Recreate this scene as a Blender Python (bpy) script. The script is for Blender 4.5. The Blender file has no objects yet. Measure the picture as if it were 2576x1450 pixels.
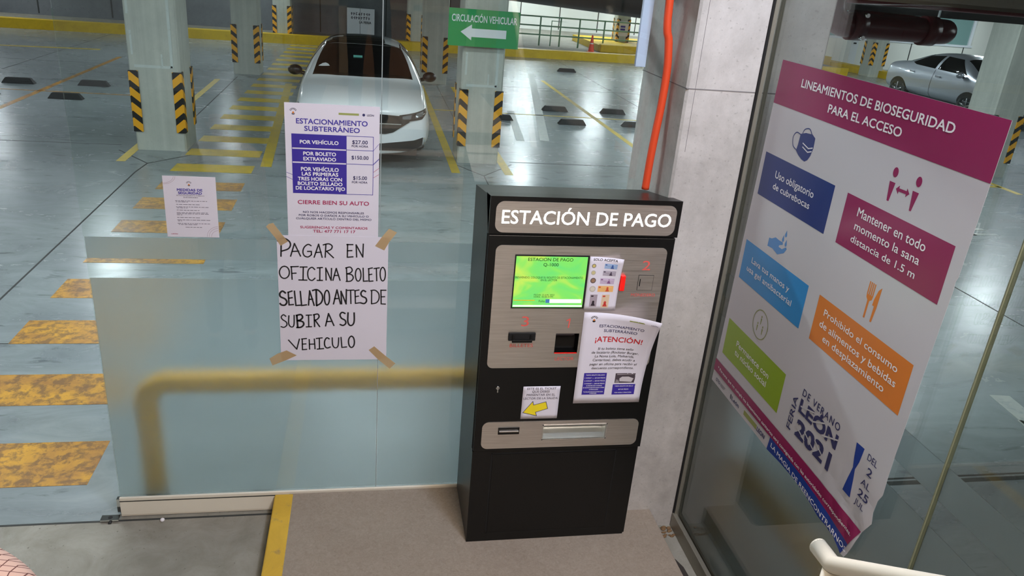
import bpy, bmesh, math, random
from mathutils import Vector, Matrix
from mathutils.bvhtree import BVHTree

# ------------------------------------------------------------------ camera, world, exposure, large lights
SC = bpy.context.scene
COL = SC.collection
SC.view_settings.view_transform = 'Standard'
SC.view_settings.look = 'None'
SC.view_settings.gamma = 1.0
SC.view_settings.exposure = 0.0

cam_data = bpy.data.cameras.new('camera')
cam = bpy.data.objects.new('camera', cam_data)
COL.objects.link(cam)
cam_data.sensor_width = 36.0
cam_data.lens = 27.205
cam_data.clip_start = 0.02
cam_data.clip_end = 200
RIGHT = Vector((0.98235304, -0.16902942, 0.08007218))
DOWN = Vector((0.00752769, -0.39203334, -0.91992021))
FWD = Vector((0.18688454, 0.90428918, -0.38384274))
m = Matrix((RIGHT, -DOWN, -FWD)).transposed().to_4x4()
m.translation = Vector((0, 0, 2.7))
cam.matrix_world = m
SC.camera = cam

world = bpy.data.worlds.new('world')
SC.world = world
world.use_nodes = True
world.node_tree.nodes['Background'].inputs[0].default_value = (0.80, 0.78, 0.80, 1)
world.node_tree.nodes['Background'].inputs[1].default_value = 0.22


def lamp(name, loc, target, sx, sy, power, color):
    d = bpy.data.lights.new(name, 'AREA')
    d.shape = 'RECTANGLE'
    d.size, d.size_y, d.energy, d.color = sx, sy, power, color
    o = bpy.data.objects.new(name, d)
    COL.objects.link(o)
    o.location = loc
    o.rotation_euler = (Vector(target) - Vector(loc)).to_track_quat('-Z', 'Y').to_euler()
    return o


LOBBY_LAMPS = [
    ('lobby_lamp_warm', (0.90, -0.2, 4.55), (0.7, 2.2, 0.4), 1.1, 0.7, 62, (1.0, 0.80, 0.64)),
    ('lobby_lamp_cool', (1.30, 1.0, 4.55), (1.5, 3.1, 2.3), 0.5, 0.4, 128, (0.64, 0.77, 1.0)),
    ('lobby_lamp_rear', (0.95, -1.3, 4.55), (0.6, 2.6, 1.0), 1.2, 0.8, 156, (1.0, 0.84, 0.70)),
]
for a in LOBBY_LAMPS:
    lamp(*a)
CEIL_Z = 3.4
# fluorescent battens of the garage: x, y, turned along x?, strength
BATTENS = [(-1.6, 5.2, 1, 135), (0.3, 4.9, 1, 52), (0.0, 8.9, 1, 80), (3.8, 6.4, 1, 149), (-5.6, 8.0, 0, 182), (-4.6, 14.4, 0, 102), (-4.6, 20.3, 0, 98),  # battens over the hoop and the car nose are added to brighten them
           (-3.6, 24.6, 1, 108), (-10.8, 24.6, 1, 108), (-10.5, 15.0, 0, 102), (-10.5, 7.5, 0, 162), (-12.5, 20.5, 0, 89), (4.4, 13.0, 0, 132),
           (4.2, 20.5, 0, 156), (8.8, 22.0, 0, 156), (8.9, 29.6, 1, 260), (12.2, 33.0, 1, 260), (6.4, 32.5, 1, 260), (8.2, 10.0, 0, 130),
           (6.5, 3.6, 0, 35), (5.2, -0.5, 0, 25), (12.6, 13.0, 0, 136), (13.0, 21.0, 0, 162), (18.6, 15.5, 0, 156), (19.5, 22.0, 0, 195),
           (23.0, 26.6, 1, 221), (12.0, 5.0, 0, 104), (24.5, 19.0, 0, 156)]

# ------------------------------------------------------------------ helpers
ORG = {}


def lin(c):
    return c / 12.92 if c <= 0.04045 else ((c + 0.055) / 1.055) ** 2.4


def rgb(r, g, b):
    return (lin(r / 255), lin(g / 255), lin(b / 255), 1.0)


class MB:
    """collects shapes in one bmesh, world coordinates"""

    def __init__(self):
        self.bm = bmesh.new()

    def face(self, pts, smooth=False):
        f = self.bm.faces.new([self.bm.verts.new(p) for p in pts])
        f.smooth = smooth
        return self

    def box(self, x0, x1, y0, y1, z0, z1, bev=0.0, seg=2):
        r = bmesh.ops.create_cube(self.bm, size=1.0)
        vs = r['verts']
        for v in vs:
            v.co = Vector(((x0 + x1) / 2 + v.co.x * (x1 - x0), (y0 + y1) / 2 + v.co.y * (y1 - y0), (z0 + z1) / 2 + v.co.z * (z1 - z0)))
        if bev:
            es = list({e for v in vs for e in v.link_edges})
            bmesh.ops.bevel(self.bm, geom=es, offset=bev, segments=seg, affect='EDGES', profile=0.5)
        return self

    def prism(self, pts, axis, a, b):
        """closed 2D outline extruded along an axis ('x': pts are (y,z), 'y': (x,z), 'z': (x,y))"""
        def P(p, t):
            return {'x': (t, p[0], p[1]), 'y': (p[0], t, p[1]), 'z': (p[0], p[1], t)}[axis]
        A = [self.bm.verts.new(P(p, a)) for p in pts]
        B = [self.bm.verts.new(P(p, b)) for p in pts]
        n = len(pts)
        self.bm.faces.new(A[::-1])
        self.bm.faces.new(B)
        for i in range(n):
            self.bm.faces.new((A[i], A[(i + 1) % n], B[(i + 1) % n], B[i]))
        return self

    def tube(self, pts, r, n=12, caps=True):
        pts = [Vector(p) for p in pts]
        rings = []
        up = None
        for i, p in enumerate(pts):
            if i == 0:
                t = pts[1] - pts[0]
            elif i == len(pts) - 1:
                t = pts[-1] - pts[-2]
            else:
                t = (pts[i + 1] - p).normalized() + (p - pts[i - 1]).normalized()
            t.normalize()
            if up is None:
                up = Vector((0, 0, 1)) if abs(t.z) < 0.9 else Vector((1, 0, 0))
            s = t.cross(up).normalized()
            up = s.cross(t).normalized()
            rr = r[i] if isinstance(r, (list, tuple)) else r
            rings.append([self.bm.verts.new(p + (s * math.cos(k * 2 * math.pi / n) + up * math.sin(k * 2 * math.pi / n)) * rr) for k in range(n)])
        for a, b in zip(rings, rings[1:]):
            for k in range(n):
                f = self.bm.faces.new((a[k], a[(k + 1) % n], b[(k + 1) % n], b[k]))
                f.smooth = True
        if caps:
            self.bm.faces.new(rings[0][::-1])
            self.bm.faces.new(rings[-1])
        return self

    def lathe(self, prof, c, axis='z', n=32):
        """profile of (radius, along) spun round an axis through c"""
        c = Vector(c)
        rings = []
        for r, h in prof:
            ring = []
            for k in range(n):
                a = 2 * math.pi * k / n
                u, v = r * math.cos(a), r * math.sin(a)
                d = {'z': (u, v, h), 'x': (h, u, v), 'y': (u, h, v)}[axis]
                ring.append(self.bm.verts.new(c + Vector(d)))
            rings.append(ring)
        for a, b in zip(rings, rings[1:]):
            for k in range(n):
                f = self.bm.faces.new((a[k], a[(k + 1) % n], b[(k + 1) % n], b[k]))
                f.smooth = True
        self.bm.faces.new(rings[0][::-1])
        self.bm.faces.new(rings[-1])
        return self

    def ball(self, c, rx, ry, rz, seg=20, rings=12):
        r = bmesh.ops.create_uvsphere(self.bm, u_segments=seg, v_segments=rings, radius=1.0)
        for v in r['verts']:
            v.co = Vector((c[0] + v.co.x * rx, c[1] + v.co.y * ry, c[2] + v.co.z * rz))
            for f in v.link_faces:
                f.smooth = True
        return self

    def build(self, name, mat, parent=None, origin=None, recalc=True):
        bm = self.bm
        if recalc:
            bmesh.ops.recalc_face_normals(bm, faces=bm.faces[:])
        o0 = Vector(origin) if origin is not None else (ORG[parent.name] if parent is not None else Vector((0, 0, 0)))
        for v in bm.verts:
            v.co -= o0
        me = bpy.data.meshes.new(name)
        bm.to_mesh(me)
        bm.free()
        if mat is not None:
            me.materials.append(mat)
        o = bpy.data.objects.new(name, me)
        COL.objects.link(o)
        if parent is not None:
            o.parent = parent
            o.location = o0 - ORG[parent.name]
        else:
            o.location = o0
        ORG[o.name] = o0
        return o


def tag(o, label=None, cat=None, group=None, kind=None):
    if label:
        o['label'] = label
    if cat:
        o['category'] = cat
    if group:
        o['group'] = group
    if kind:
        o['kind'] = kind
    return o


def thing(name, loc, label, cat, group=None, kind=None):
    o = bpy.data.objects.new(name, None)
    COL.objects.link(o)
    o.location = loc
    o.empty_display_size = 0.1
    ORG[o.name] = Vector(loc)
    return tag(o, label, cat, group, kind)


def copy_tree(o, loc=None, parent=None):
    c = o.copy()
    COL.objects.link(c)
    if parent is not None:
        c.parent = parent
    if loc is not None:
        c.location = loc
    for ch in list(o.children):
        copy_tree(ch, None, c)
    ORG[c.name] = Vector(c.location)
    return c


# ------------------------------------------------------------------ materials
def mat(name, col, rough=0.5, metal=0.0, spec=0.5, emit=None, estr=0.0, coat=0.0):
    mt = bpy.data.materials.new(name)
    mt.use_nodes = True
    b = mt.node_tree.nodes['Principled BSDF']
    b.inputs['Base Color'].default_value = col
    b.inputs['Roughness'].default_value = rough
    b.inputs['Metallic'].default_value = metal
    b.inputs['Specular IOR Level'].default_value = spec
    b.inputs['Coat Weight'].default_value = coat
    if emit:
        b.inputs['Emission Color'].default_value = emit
        b.inputs['Emission Strength'].default_value = estr
    return mt


def N(mt, kind, **kw):
    n = mt.node_tree.nodes.new(kind)
    for k, v in kw.items():
        if hasattr(n, k):
            setattr(n, k, v)
        else:
            n.inputs[k.replace('_', ' ')].default_value = v
    return n


def LK(mt, a, b):
    mt.node_tree.links.new(a, b)


def ramp(mt, fac, stops):
    r = N(mt, 'ShaderNodeValToRGB')
    e = r.color_ramp.elements
    while len(e) < len(stops):
        e.new(0.5)
    for i, (p, c) in enumerate(stops):
        e[i].position = p
        e[i].color = c
    LK(mt, fac, r.inputs[0])
    return r.outputs[0]


def coords(mt, scale=(1, 1, 1), kind='Object'):
    tc = N(mt, 'ShaderNodeTexCoord')
    mp = N(mt, 'ShaderNodeMapping')
    mp.inputs['Scale'].default_value = scale
    LK(mt, tc.outputs[kind], mp.inputs[0])
    return mp.outputs[0]


def noise(mt, vec, scale, detail=6, rough=0.6, dist=0.0):
    n = N(mt, 'ShaderNodeTexNoise')
    n.inputs['Scale'].default_value = scale
    n.inputs['Detail'].default_value = detail
    n.inputs['Roughness'].default_value = rough
    n.inputs['Distortion'].default_value = dist
    LK(mt, vec, n.inputs['Vector'])
    return n.outputs['Fac']


def mix(mt, fac, a, b, blend='MIX'):
    n = N(mt, 'ShaderNodeMix', data_type='RGBA', blend_type=blend)
    for s, v in ((n.inputs[0], fac), (n.inputs[6], a), (n.inputs[7], b)):
        if hasattr(v, 'is_output') or isinstance(v, bpy.types.NodeSocket):
            LK(mt, v, s)
        else:
            s.default_value = v
    return n.outputs[2]


def math_(mt, op, a, b=None):
    n = N(mt, 'ShaderNodeMath', operation=op)
    for s, v in ((n.inputs[0], a), (n.inputs[1], b)):
        if v is None:
            continue
        if isinstance(v, bpy.types.NodeSocket):
            LK(mt, v, s)
        else:
            s.default_value = v
    return n.outputs[0]


def bump(mt, h, strength, dist=0.01):
    b = N(mt, 'ShaderNodeBump')
    b.inputs['Strength'].default_value = strength
    b.inputs['Distance'].default_value = dist
    LK(mt, h, b.inputs['Height'])
    LK(mt, b.outputs[0], mt.node_tree.nodes['Principled BSDF'].inputs['Normal'])


def P(mt):
    return mt.node_tree.nodes['Principled BSDF'].inputs


def concrete(name, dark, light, scale=1.0, rough=0.8, spots=True, board=0.0):
    mt = mat(name, light, rough, spec=0.3)
    v = coords(mt)
    a = noise(mt, v, 0.9 * scale, 8, 0.65, 0.6)
    b = noise(mt, v, 9 * scale, 8, 0.7)
    c = ramp(mt, a, [(0.30, dark), (0.70, light)])
    c2 = mix(mt, 0.35, c, ramp(mt, b, [(0.25, dark), (0.75, light)]))
    if spots:
        s = noise(mt, v, 42 * scale, 3, 0.5)
        c2 = mix(mt, ramp(mt, s, [(0.29, (0.55,) * 3 + (1,)), (0.37, (0, 0, 0, 1))]), c2, dark)
    if board:
        sv = coords(mt, (7.0, 7.0, 0.12))
        c2 = mix(mt, board, c2, ramp(mt, noise(mt, sv, 1.6, 4), [(0.3, dark), (0.7, light)]))
    LK(mt, c2, P(mt)['Base Color'])
    bump(mt, b, 0.18, 0.01)
    return mt


M = {}
M['column'] = concrete('concrete_column', rgb(160, 164, 156), rgb(206, 210, 200), 0.9, 0.75, True, 0.35)
M['pillar'] = concrete('concrete_pillar', rgb(142, 137, 132), rgb(208, 204, 200), 1.6, 0.7, True, 0.12)
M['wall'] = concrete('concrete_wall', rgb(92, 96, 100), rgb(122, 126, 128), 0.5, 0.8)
M['ceiling'] = concrete('concrete_ceiling', rgb(88, 88, 84), rgb(112, 112, 106), 0.4, 0.85, False)
M['beam'] = concrete('concrete_beam', rgb(104, 99, 90), rgb(128, 122, 112), 0.8, 0.85)

# polished garage floor
mt = mat('polished_concrete', rgb(140, 150, 152), 0.25, spec=0.55)
v = coords(mt)
big = noise(mt, v, 0.35, 6, 0.6, 0.8)
med = noise(mt, coords(mt, (0.7, 1.6, 1)), 1.6, 9, 0.68, 1.2)
fine = noise(mt, v, 16, 6, 0.7)
c = mix(mt, 0.5, ramp(mt, big, [(0.3, rgb(112, 121, 123)), (0.7, rgb(152, 161, 162))]), ramp(mt, med, [(0.28, rgb(100, 108, 110)), (0.66, rgb(158, 167, 168))]))
scuff = noise(mt, coords(mt, (0.55, 1.5, 1)), 5.5, 7, 0.6, 0.5)
c = mix(mt, ramp(mt, scuff, [(0.30, (0.6, 0.6, 0.6, 1)), (0.40, (0, 0, 0, 1))]), c, rgb(72, 80, 82))
LK(mt, c, P(mt)['Base Color'])
LK(mt, ramp(mt, med, [(0.3, (0.30,) * 3 + (1,)), (0.7, (0.20,) * 3 + (1,))]), P(mt)['Roughness'])
bump(mt, noise(mt, coords(mt, (0.6, 1.5, 1)), 1.7, 2, 0.45, 0.3), 0.10, 0.012)
M['floor'] = mt

mt = mat('matte_concrete', rgb(150, 145, 136), 0.75, spec=0.25)
v = coords(mt)
big = noise(mt, v, 1.1, 7, 0.62, 0.8)
med = noise(mt, v, 5.5, 9, 0.7, 0.6)
c = mix(mt, 0.5, ramp(mt, big, [(0.28, rgb(120, 117, 104)), (0.72, rgb(156, 153, 140))]), ramp(mt, med, [(0.25, rgb(112, 107, 98)), (0.65, rgb(164, 160, 152))]))
sp = noise(mt, v, 60, 3, 0.5)
c = mix(mt, ramp(mt, sp, [(0.27, (0.7,) * 3 + (1,)), (0.33, (0, 0, 0, 1))]), c, rgb(92, 88, 80))
LK(mt, c, P(mt)['Base Color'])
bump(mt, med, 0.2, 0.006)
M['floor_in'] = mt

mt = mat('platform_screed', rgb(158, 146, 134), 0.7, spec=0.3)
v = coords(mt)
big = noise(mt, v, 1.4, 6, 0.6, 0.5)
med = noise(mt, v, 46, 6, 0.75, 1.4)
c = mix(mt, 0.5, ramp(mt, big, [(0.3, rgb(140, 126, 112)), (0.7, rgb(160, 147, 133))]), ramp(mt, med, [(0.3, rgb(127, 113, 99)), (0.66, rgb(170, 157, 142))]))
sp = noise(mt, v, 11, 2, 0.4)
c = mix(mt, ramp(mt, sp, [(0.215, (0.8,) * 3 + (1,)), (0.235, (0, 0, 0, 1))]), c, rgb(84, 76, 68))
LK(mt, c, P(mt)['Base Color'])
bump(mt, med, 0.25, 0.004)
M['platform'] = mt
M['stair'] = concrete('pale_stair_concrete', rgb(196, 184, 170), rgb(222, 212, 200), 1.2, 0.8, False)  # pale tone put in so the stairs brighten the steel's reflection


def worn_paint(name, c0, c1, under, lo, rough=0.45):
    mt = mat(name, c0, rough, spec=0.45)
    v = coords(mt, kind='Object')
    a = noise(mt, v, 3.2, 9, 0.7, 0.9)
    b = noise(mt, v, 14, 6, 0.7, 0.3)
    c = ramp(mt, a, [(0.3, c1), (0.62, c0)])
    c = mix(mt, ramp(mt, b, [(lo - 0.06, (0.75,) * 3 + (1,)), (lo + 0.06, (0, 0, 0, 1))]), c, under)
    LK(mt, c, P(mt)['Base Color'])
    return mt


M['stripe'] = worn_paint('yellow_floor_paint', rgb(214, 184, 42), rgb(176, 156, 70), rgb(140, 138, 110), 0.34, 0.4)
M['stripe_worn'] = worn_paint('worn_ochre_floor_paint', rgb(204, 154, 60), rgb(146, 106, 68), rgb(104, 82, 64), 0.48, 0.36)
M['stripe_pale'] = worn_paint('pale_floor_paint', rgb(176, 180, 172), rgb(160, 166, 164), rgb(140, 148, 150), 0.42, 0.4)
M['kerb_yellow'] = worn_paint('yellow_kerb_paint', rgb(222, 186, 30), rgb(200, 164, 28), rgb(170, 140, 50), 0.28, 0.5)
M['nosing'] = worn_paint('yellow_nosing_paint', rgb(218, 176, 58), rgb(196, 156, 48), rgb(150, 128, 84), 0.36, 0.65)
M['joint'] = mat('dark_joint', rgb(58, 60, 58), 0.9)
M['black_steel'] = mat('black_powder_coat', rgb(9, 9, 9), 0.36, spec=0.42)
M['dark_gap'] = mat('dark_gap', rgb(10, 10, 10), 0.8)

mt = mat('brushed_steel', rgb(226, 218, 210), 0.4, 1.0)
bn = noise(mt, coords(mt, (6, 6, 420)), 1.0, 3, 0.6)
LK(mt, ramp(mt, bn, [(0.3, rgb(212, 204, 196)), (0.7, rgb(238, 232, 226))]), P(mt)['Base Color'])
LK(mt, ramp(mt, bn, [(0.3, (0.36,) * 3 + (1,)), (0.7, (0.48,) * 3 + (1,))]), P(mt)['Roughness'])
M['steel'] = mt
M['chrome'] = mat('polished_metal', rgb(226, 228, 228), 0.14, 1.0)
M['tray'] = mat('tray_metal', rgb(232, 236, 234), 0.3, 1.0)
M['alu'] = mat('anodised_aluminium', rgb(232, 226, 210), 0.4, 0.0)
M['alu_grey'] = mat('grey_aluminium_profile', rgb(150, 146, 134), 0.45, 0.6)

# glass: fresnel mix of a greenish see-through and a mirror
mt = bpy.data.materials.new('greenish_clear_glass')
mt.use_nodes = True
nt = mt.node_tree
nt.nodes.remove(nt.nodes['Principled BSDF'])
tr = N(mt, 'ShaderNodeBsdfTransparent')
tr.inputs[0].default_value = (0.935, 0.965, 0.955, 1)
gl = N(mt, 'ShaderNodeBsdfGlossy')
gl.inputs['Roughness'].default_value = 0.0
gl.inputs[0].default_value = (1, 1, 1, 1)
lw = N(mt, 'ShaderNodeLayerWeight')
lw.inputs[0].default_value = 0.5
fres = math_(mt, 'ADD', math_(mt, 'MULTIPLY', math_(mt, 'POWER', lw.outputs['Facing'], 5.0), 0.96), 0.042)
mx = N(mt, 'ShaderNodeMixShader')
LK(mt, fres, mx.inputs[0])
LK(mt, tr.outputs[0], mx.inputs[1])
LK(mt, gl.outputs[0], mx.inputs[2])
LK(mt, mx.outputs[0], nt.nodes['Material Output'].inputs[0])
M['glass'] = mt

mt = bpy.data.materials.new('frosted_film')
mt.use_nodes = True
nt = mt.node_tree
nt.nodes.remove(nt.nodes['Principled BSDF'])
rf = N(mt, 'ShaderNodeBsdfRefraction')
rf.inputs['Color'].default_value = (0.88, 0.91, 0.925, 1)
rf.inputs['Roughness'].default_value = 0.40
rf.inputs['IOR'].default_value = 1.30
tl = N(mt, 'ShaderNodeBsdfTranslucent')
tl.inputs[0].default_value = (0.80, 0.86, 0.86, 1)
df = N(mt, 'ShaderNodeBsdfDiffuse')
df.inputs[0].default_value = (0.72, 0.78, 0.76, 1)
m1 = N(mt, 'ShaderNodeMixShader')
m1.inputs[0].default_value = 0.05
m2 = N(mt, 'ShaderNodeMixShader')
m2.inputs[0].default_value = 0.09
LK(mt, rf.outputs[0], m1.inputs[1])
LK(mt, tl.outputs[0], m1.inputs[2])
LK(mt, m1.outputs[0], m2.inputs[1])
LK(mt, df.outputs[0], m2.inputs[2])
LK(mt, m2.outputs[0], nt.nodes['Material Output'].inputs[0])
M['frost'] = mt

M['paper'] = mat('white_paper', rgb(217, 213, 224), 0.6, spec=0.3)
M['paper_warm'] = mat('white_poster_vinyl', rgb(200, 198, 203), 0.28, spec=0.5)
M['ink_black'] = mat('black_ink', rgb(26, 25, 28), 0.6)
M['ink_grey'] = mat('grey_ink', rgb(112, 108, 122), 0.7)
M['ink_navy'] = mat('navy_ink', rgb(44, 46, 96), 0.5)
M['ink_violet'] = mat('violet_blue_ink', rgb(66, 56, 158), 0.5)
M['violet_block'] = mat('violet_blue_block', rgb(58, 44, 150), 0.45)
M['ink_red'] = mat('red_ink', rgb(196, 28, 42), 0.5)
M['ink_rose'] = mat('rose_ink', rgb(170, 42, 92), 0.5)
M['ink_olive'] = mat('olive_ink', rgb(150, 158, 90), 0.6)
M['white_ink'] = mat('white_ink', rgb(240, 238, 242), 0.4)
M['blue_block'] = mat('blue_block', rgb(30, 62, 150), 0.3)
M['navy_block'] = mat('dark_blue_block', rgb(24, 50, 118), 0.28)
M['cyan_block'] = mat('sky_blue_block', rgb(44, 140, 206), 0.28)
M['lime_block'] = mat('lime_green_block', rgb(142, 172, 34), 0.28)
M['orange_block'] = mat('orange_block', rgb(220, 126, 44), 0.28)
M['magenta'] = mat('magenta_block', rgb(146, 34, 88), 0.26)
M['light_blue'] = mat('light_blue_print', rgb(84, 140, 200), 0.3)
M['olive_print'] = mat('olive_ring_print', rgb(146, 152, 92), 0.4)
M['yellow_print'] = mat('yellow_print', rgb(238, 216, 36), 0.5)
M['etch_red'] = mat('red_engraving', rgb(214, 92, 84), 0.6)
M['tape'] = mat('brown_masking_tape', rgb(200, 166, 122), 0.5)
M['red_plastic'] = mat('red_plastic', rgb(235, 30, 24), 0.35, emit=rgb(235, 30, 24), estr=0.25)
M['orange_conduit'] = mat('orange_conduit', rgb(212, 72, 36), 0.42)
M['pipe_red'] = mat('dark_red_pipe', rgb(92, 26, 30), 0.3)
M['pipe_dark'] = mat('dark_grey_pipe', rgb(52, 54, 54), 0.5)
M['rail_cream'] = mat('cream_rail_paint', rgb(236, 226, 206), 0.35)
M['rail_green'] = mat('green_rail_paint', rgb(120, 160, 132), 0.5)
M['hoop'] = mat('yellow_pipe_paint', rgb(252, 186, 0), 0.45)
M['rubber'] = mat('black_rubber', rgb(34, 36, 36), 0.6)
M['rubber_yellow'] = mat('yellow_rubber_band', rgb(206, 190, 90), 0.5)
M['cone'] = mat('orange_cone', rgb(240, 78, 50), 0.45)
M['white_metal'] = mat('white_painted_metal', rgb(220, 224, 230), 0.35)
M['lavender'] = mat('pale_board', rgb(196, 206, 232), 0.5)
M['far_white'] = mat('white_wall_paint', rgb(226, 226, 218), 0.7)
M['lobby_wall'] = mat('brown_lobby_wall', rgb(168, 126, 98), 0.6)
M['lobby_trim'] = mat('pale_lobby_trim', rgb(214, 190, 160), 0.6)
M['outline_paint'] = worn_paint('pale_outline_paint', rgb(196, 206, 202), rgb(186, 196, 192), rgb(150, 152, 146), 0.36, 0.6)
M['sign_green'] = mat('green_sign', rgb(40, 150, 84), 0.4)
M['sign_white'] = mat('white_sign_print', rgb(226, 230, 232), 0.4)
M['lamp_glow'] = mat('batten_diffuser', (1, 1, 1, 1), 0.5)
M['white_car'] = mat('white_car_paint', rgb(228, 232, 234), 0.25, spec=0.5, coat=0.8)
M['silver_car'] = mat('silver_car_paint', rgb(168, 174, 182), 0.3, 0.55, coat=0.8)
M['car_glass'] = mat('dark_car_glass', rgb(18, 17, 17), 0.06, spec=0.6)
M['car_black'] = mat('black_car_plastic', rgb(20, 19, 19), 0.3)
M['lamp_lens'] = mat('headlight_lens', rgb(150, 156, 160), 0.12, 0.6)
M['tail_red'] = mat('tail_lamp', rgb(140, 20, 24), 0.2)
M['alloy'] = mat('alloy_wheel', rgb(150, 152, 156), 0.3, 0.9)
M['skin'] = mat('skin', rgb(190, 140, 112), 0.5)
M['hair'] = mat('dark_hair', rgb(32, 26, 24), 0.6)
M['dark_cloth'] = mat('dark_cloth', rgb(30, 32, 42), 0.85)
M['leaf'] = mat('dark_scrap', rgb(52, 46, 42), 0.8)

# hazard stripes: distance from the column corner plus height, so they mirror on both flanges
mt = mat('hazard_stripes', rgb(240, 170, 30), 0.4)
tc = N(mt, 'ShaderNodeTexCoord')
sx = N(mt, 'ShaderNodeSeparateXYZ')
LK(mt, tc.outputs['Object'], sx.inputs[0])
d = math_(mt, 'ADD', math_(mt, 'ABSOLUTE', sx.outputs[0]), math_(mt, 'ABSOLUTE', sx.outputs[1]))
h = math_(mt, 'ADD', sx.outputs[2], math_(mt, 'MULTIPLY', d, 0.85))
fr_ = math_(mt, 'FRACT', math_(mt, 'DIVIDE', h, 0.20))
LK(mt, mix(mt, math_(mt, 'GREATER_THAN', fr_, 0.44), rgb(30, 30, 29), rgb(240, 172, 34)), P(mt)['Base Color'])
M['hazard'] = mt

# payment screen: lit green picture with yellow sweeps
mt = mat('green_lit_screen', rgb(30, 60, 30), 0.2)
v = coords(mt)
n1 = noise(mt, coords(mt, (3.0, 1, 5.0)), 1.6, 2, 0.4, 2.2)
LK(mt, ramp(mt, n1, [(0.36, rgb(118, 236, 122)), (0.52, rgb(140, 240, 104)), (0.66, rgb(206, 244, 96))]), P(mt)['Emission Color'])
P(mt)['Emission Strength'].default_value = 0.92
M['screen'] = mt
M['sign_letters'] = mat('backlit_letters', (1, 1, 1, 1), 0.4, emit=(0.95, 1.0, 0.97, 1), estr=2.2)
M['screen_white'] = mat('screen_white_bar', (0.8, 0.9, 0.8, 1), 0.3, emit=(0.85, 1.0, 0.88, 1), estr=0.9)
M['screen_text'] = mat('screen_dark_text', rgb(20, 70, 34), 0.4)

# checked shirt
mt = mat('checked_shirt', rgb(214, 176, 158), 0.85)
v = coords(mt)
sx = N(mt, 'ShaderNodeSeparateXYZ')
LK(mt, v, sx.inputs[0])
f1 = math_(mt, 'LESS_THAN', math_(mt, 'FRACT', math_(mt, 'MULTIPLY', math_(mt, 'ADD', sx.outputs[0], math_(mt, 'MULTIPLY', sx.outputs[2], 0.15)), 66)), 0.10)
f2 = math_(mt, 'LESS_THAN', math_(mt, 'FRACT', math_(mt, 'MULTIPLY', math_(mt, 'ADD', sx.outputs[1], math_(mt, 'MULTIPLY', sx.outputs[2], 0.9)), 66)), 0.10)
LK(mt, mix(mt, math_(mt, 'MAXIMUM', f1, f2), rgb(220, 184, 168), rgb(112, 72, 66)), P(mt)['Base Color'])
M['shirt'] = mt
# ------------------------------------------------------------------ the setting
def struct(o, label=None, cat=None):
    return tag(o, label, cat, kind='structure')


fl = struct(MB().box(-34, -1.19, 3.36, 3.40, -0.3, 0).box(-34, 44, 3.40, 48, -0.3, 0).box(1.66, 44, -9, 3.36, -0.3, 0).build('floor', M['floor']),
            'polished grey concrete floor of the parking garage', 'floor')
fi = struct(MB().box(-34, 1.66, -9, 3.36, -0.3, 0).box(-1.19, 1.66, 3.36, 3.40, -0.3, 0).build('floor_lobby', M['floor_in']),
            'matte stained concrete floor on the near side of the glass', 'floor')


def strip(x0, y0, x1, y1, w, h=0.002):
    """flat painted or cut line on the floor between two points"""
    d = Vector((x1 - x0, y1 - y0, 0)).normalized()
    n = Vector((-d.y, d.x, 0)) * w / 2
    a, b = Vector((x0, y0, 0)), Vector((x1, y1, 0))
    mb = MB()
    mb.prism([(p.x, p.y) for p in (a - n, b - n, b + n, a + n)], 'z', -0.01, h)
    return mb


def quad(pts, h=0.002):
    mb = MB()
    mb.prism(pts, 'z', -0.01, h)
    return mb


# cut joints of the slab
for a in [(-34, 3.357, -0.44, 3.357, 0.012), (1.7, 3.42, 12, 3.44, 0.014), (-2.775, 3.38, -2.775, 9.9, 0.016), (-2.775, 9.9, -2.74, 10.35, 0.016),
          (-2.74, 10.35, -3.25, 11.0, 0.016), (-2.74, 10.35, -2.2, 11.0, 0.016), (-9, 5.30, -1.3, 5.30, 0.010), (-34, 11.3, -3.3, 11.3, 0.014),
          (-2.2, 11.1, 1.1, 11.1, 0.014), (1.6, 10.3, 1.2, 11.0, 0.014), (1.6, 10.3, 2.1, 11.0, 0.014), (2.1, 11.15, 10.0, 11.15, 0.016),
          (1.6, 3.9, 1.6, 10.3, 0.012), (1.6, 12.0, 1.6, 18.3, 0.014), (-2.75, 12.0, -2.75, 18.0, 0.014), (-34, 18.8, 20, 18.8, 0.014),
          (6.0, 3.4, 6.0, 25, 0.014), (-7.1, 3.4, -7.1, 25, 0.014)]:
    strip(*a, h=0.0015).build('floor_joint', M['joint'], fl)
# hatched walkway stripes beside the glass
for y0, y1, x0a, x0b, x1 in [(3.66, 4.065, -2.36, -2.36, None), (4.47, 4.855, -2.44, -2.44, None), (5.295, 5.675, -2.43, -2.43, None), (6.09, 6.48, -2.43, -2.43, None),
                             (6.86, 7.22, -2.42, -2.42, -1.42), (7.68, 8.05, -2.42, -2.42, -1.43), (8.45, 8.86, -2.42, -2.42, -1.43)]:
    quad([(-2.43, y0), (-1.43, y0), (-1.43, y1), (-2.43, y1)]).build('worn_stripe', M['stripe_worn'], fl)
quad([(-2.38, 9.2), (-1.44, 9.2), (-1.44, 9.55), (-2.38, 9.55)]).build('worn_stripe', M['stripe_worn'], fl)
y = 10.02
while y < 25.0:
    quad([(-2.40 + 0.012 * (y - 10), y), (-1.43, y), (-1.43, y + 0.37), (-2.39 + 0.012 * (y - 10), y + 0.37)]).build('yellow_stripe', M['stripe'], fl)
    y += 0.845
quad([(-1.36, 10.38), (-1.22, 10.38), (-1.55, 17.4), (-1.69, 17.4)], 0.003).build('bay_line', M['stripe'], fl)
strip(-3.075, 10.41, -3.075, 17.5, 0.11).build('bay_line', M['stripe'], fl)
strip(1.225, 10.41, 1.225, 18.2, 0.12).build('bay_line', M['stripe'], fl)
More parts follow.
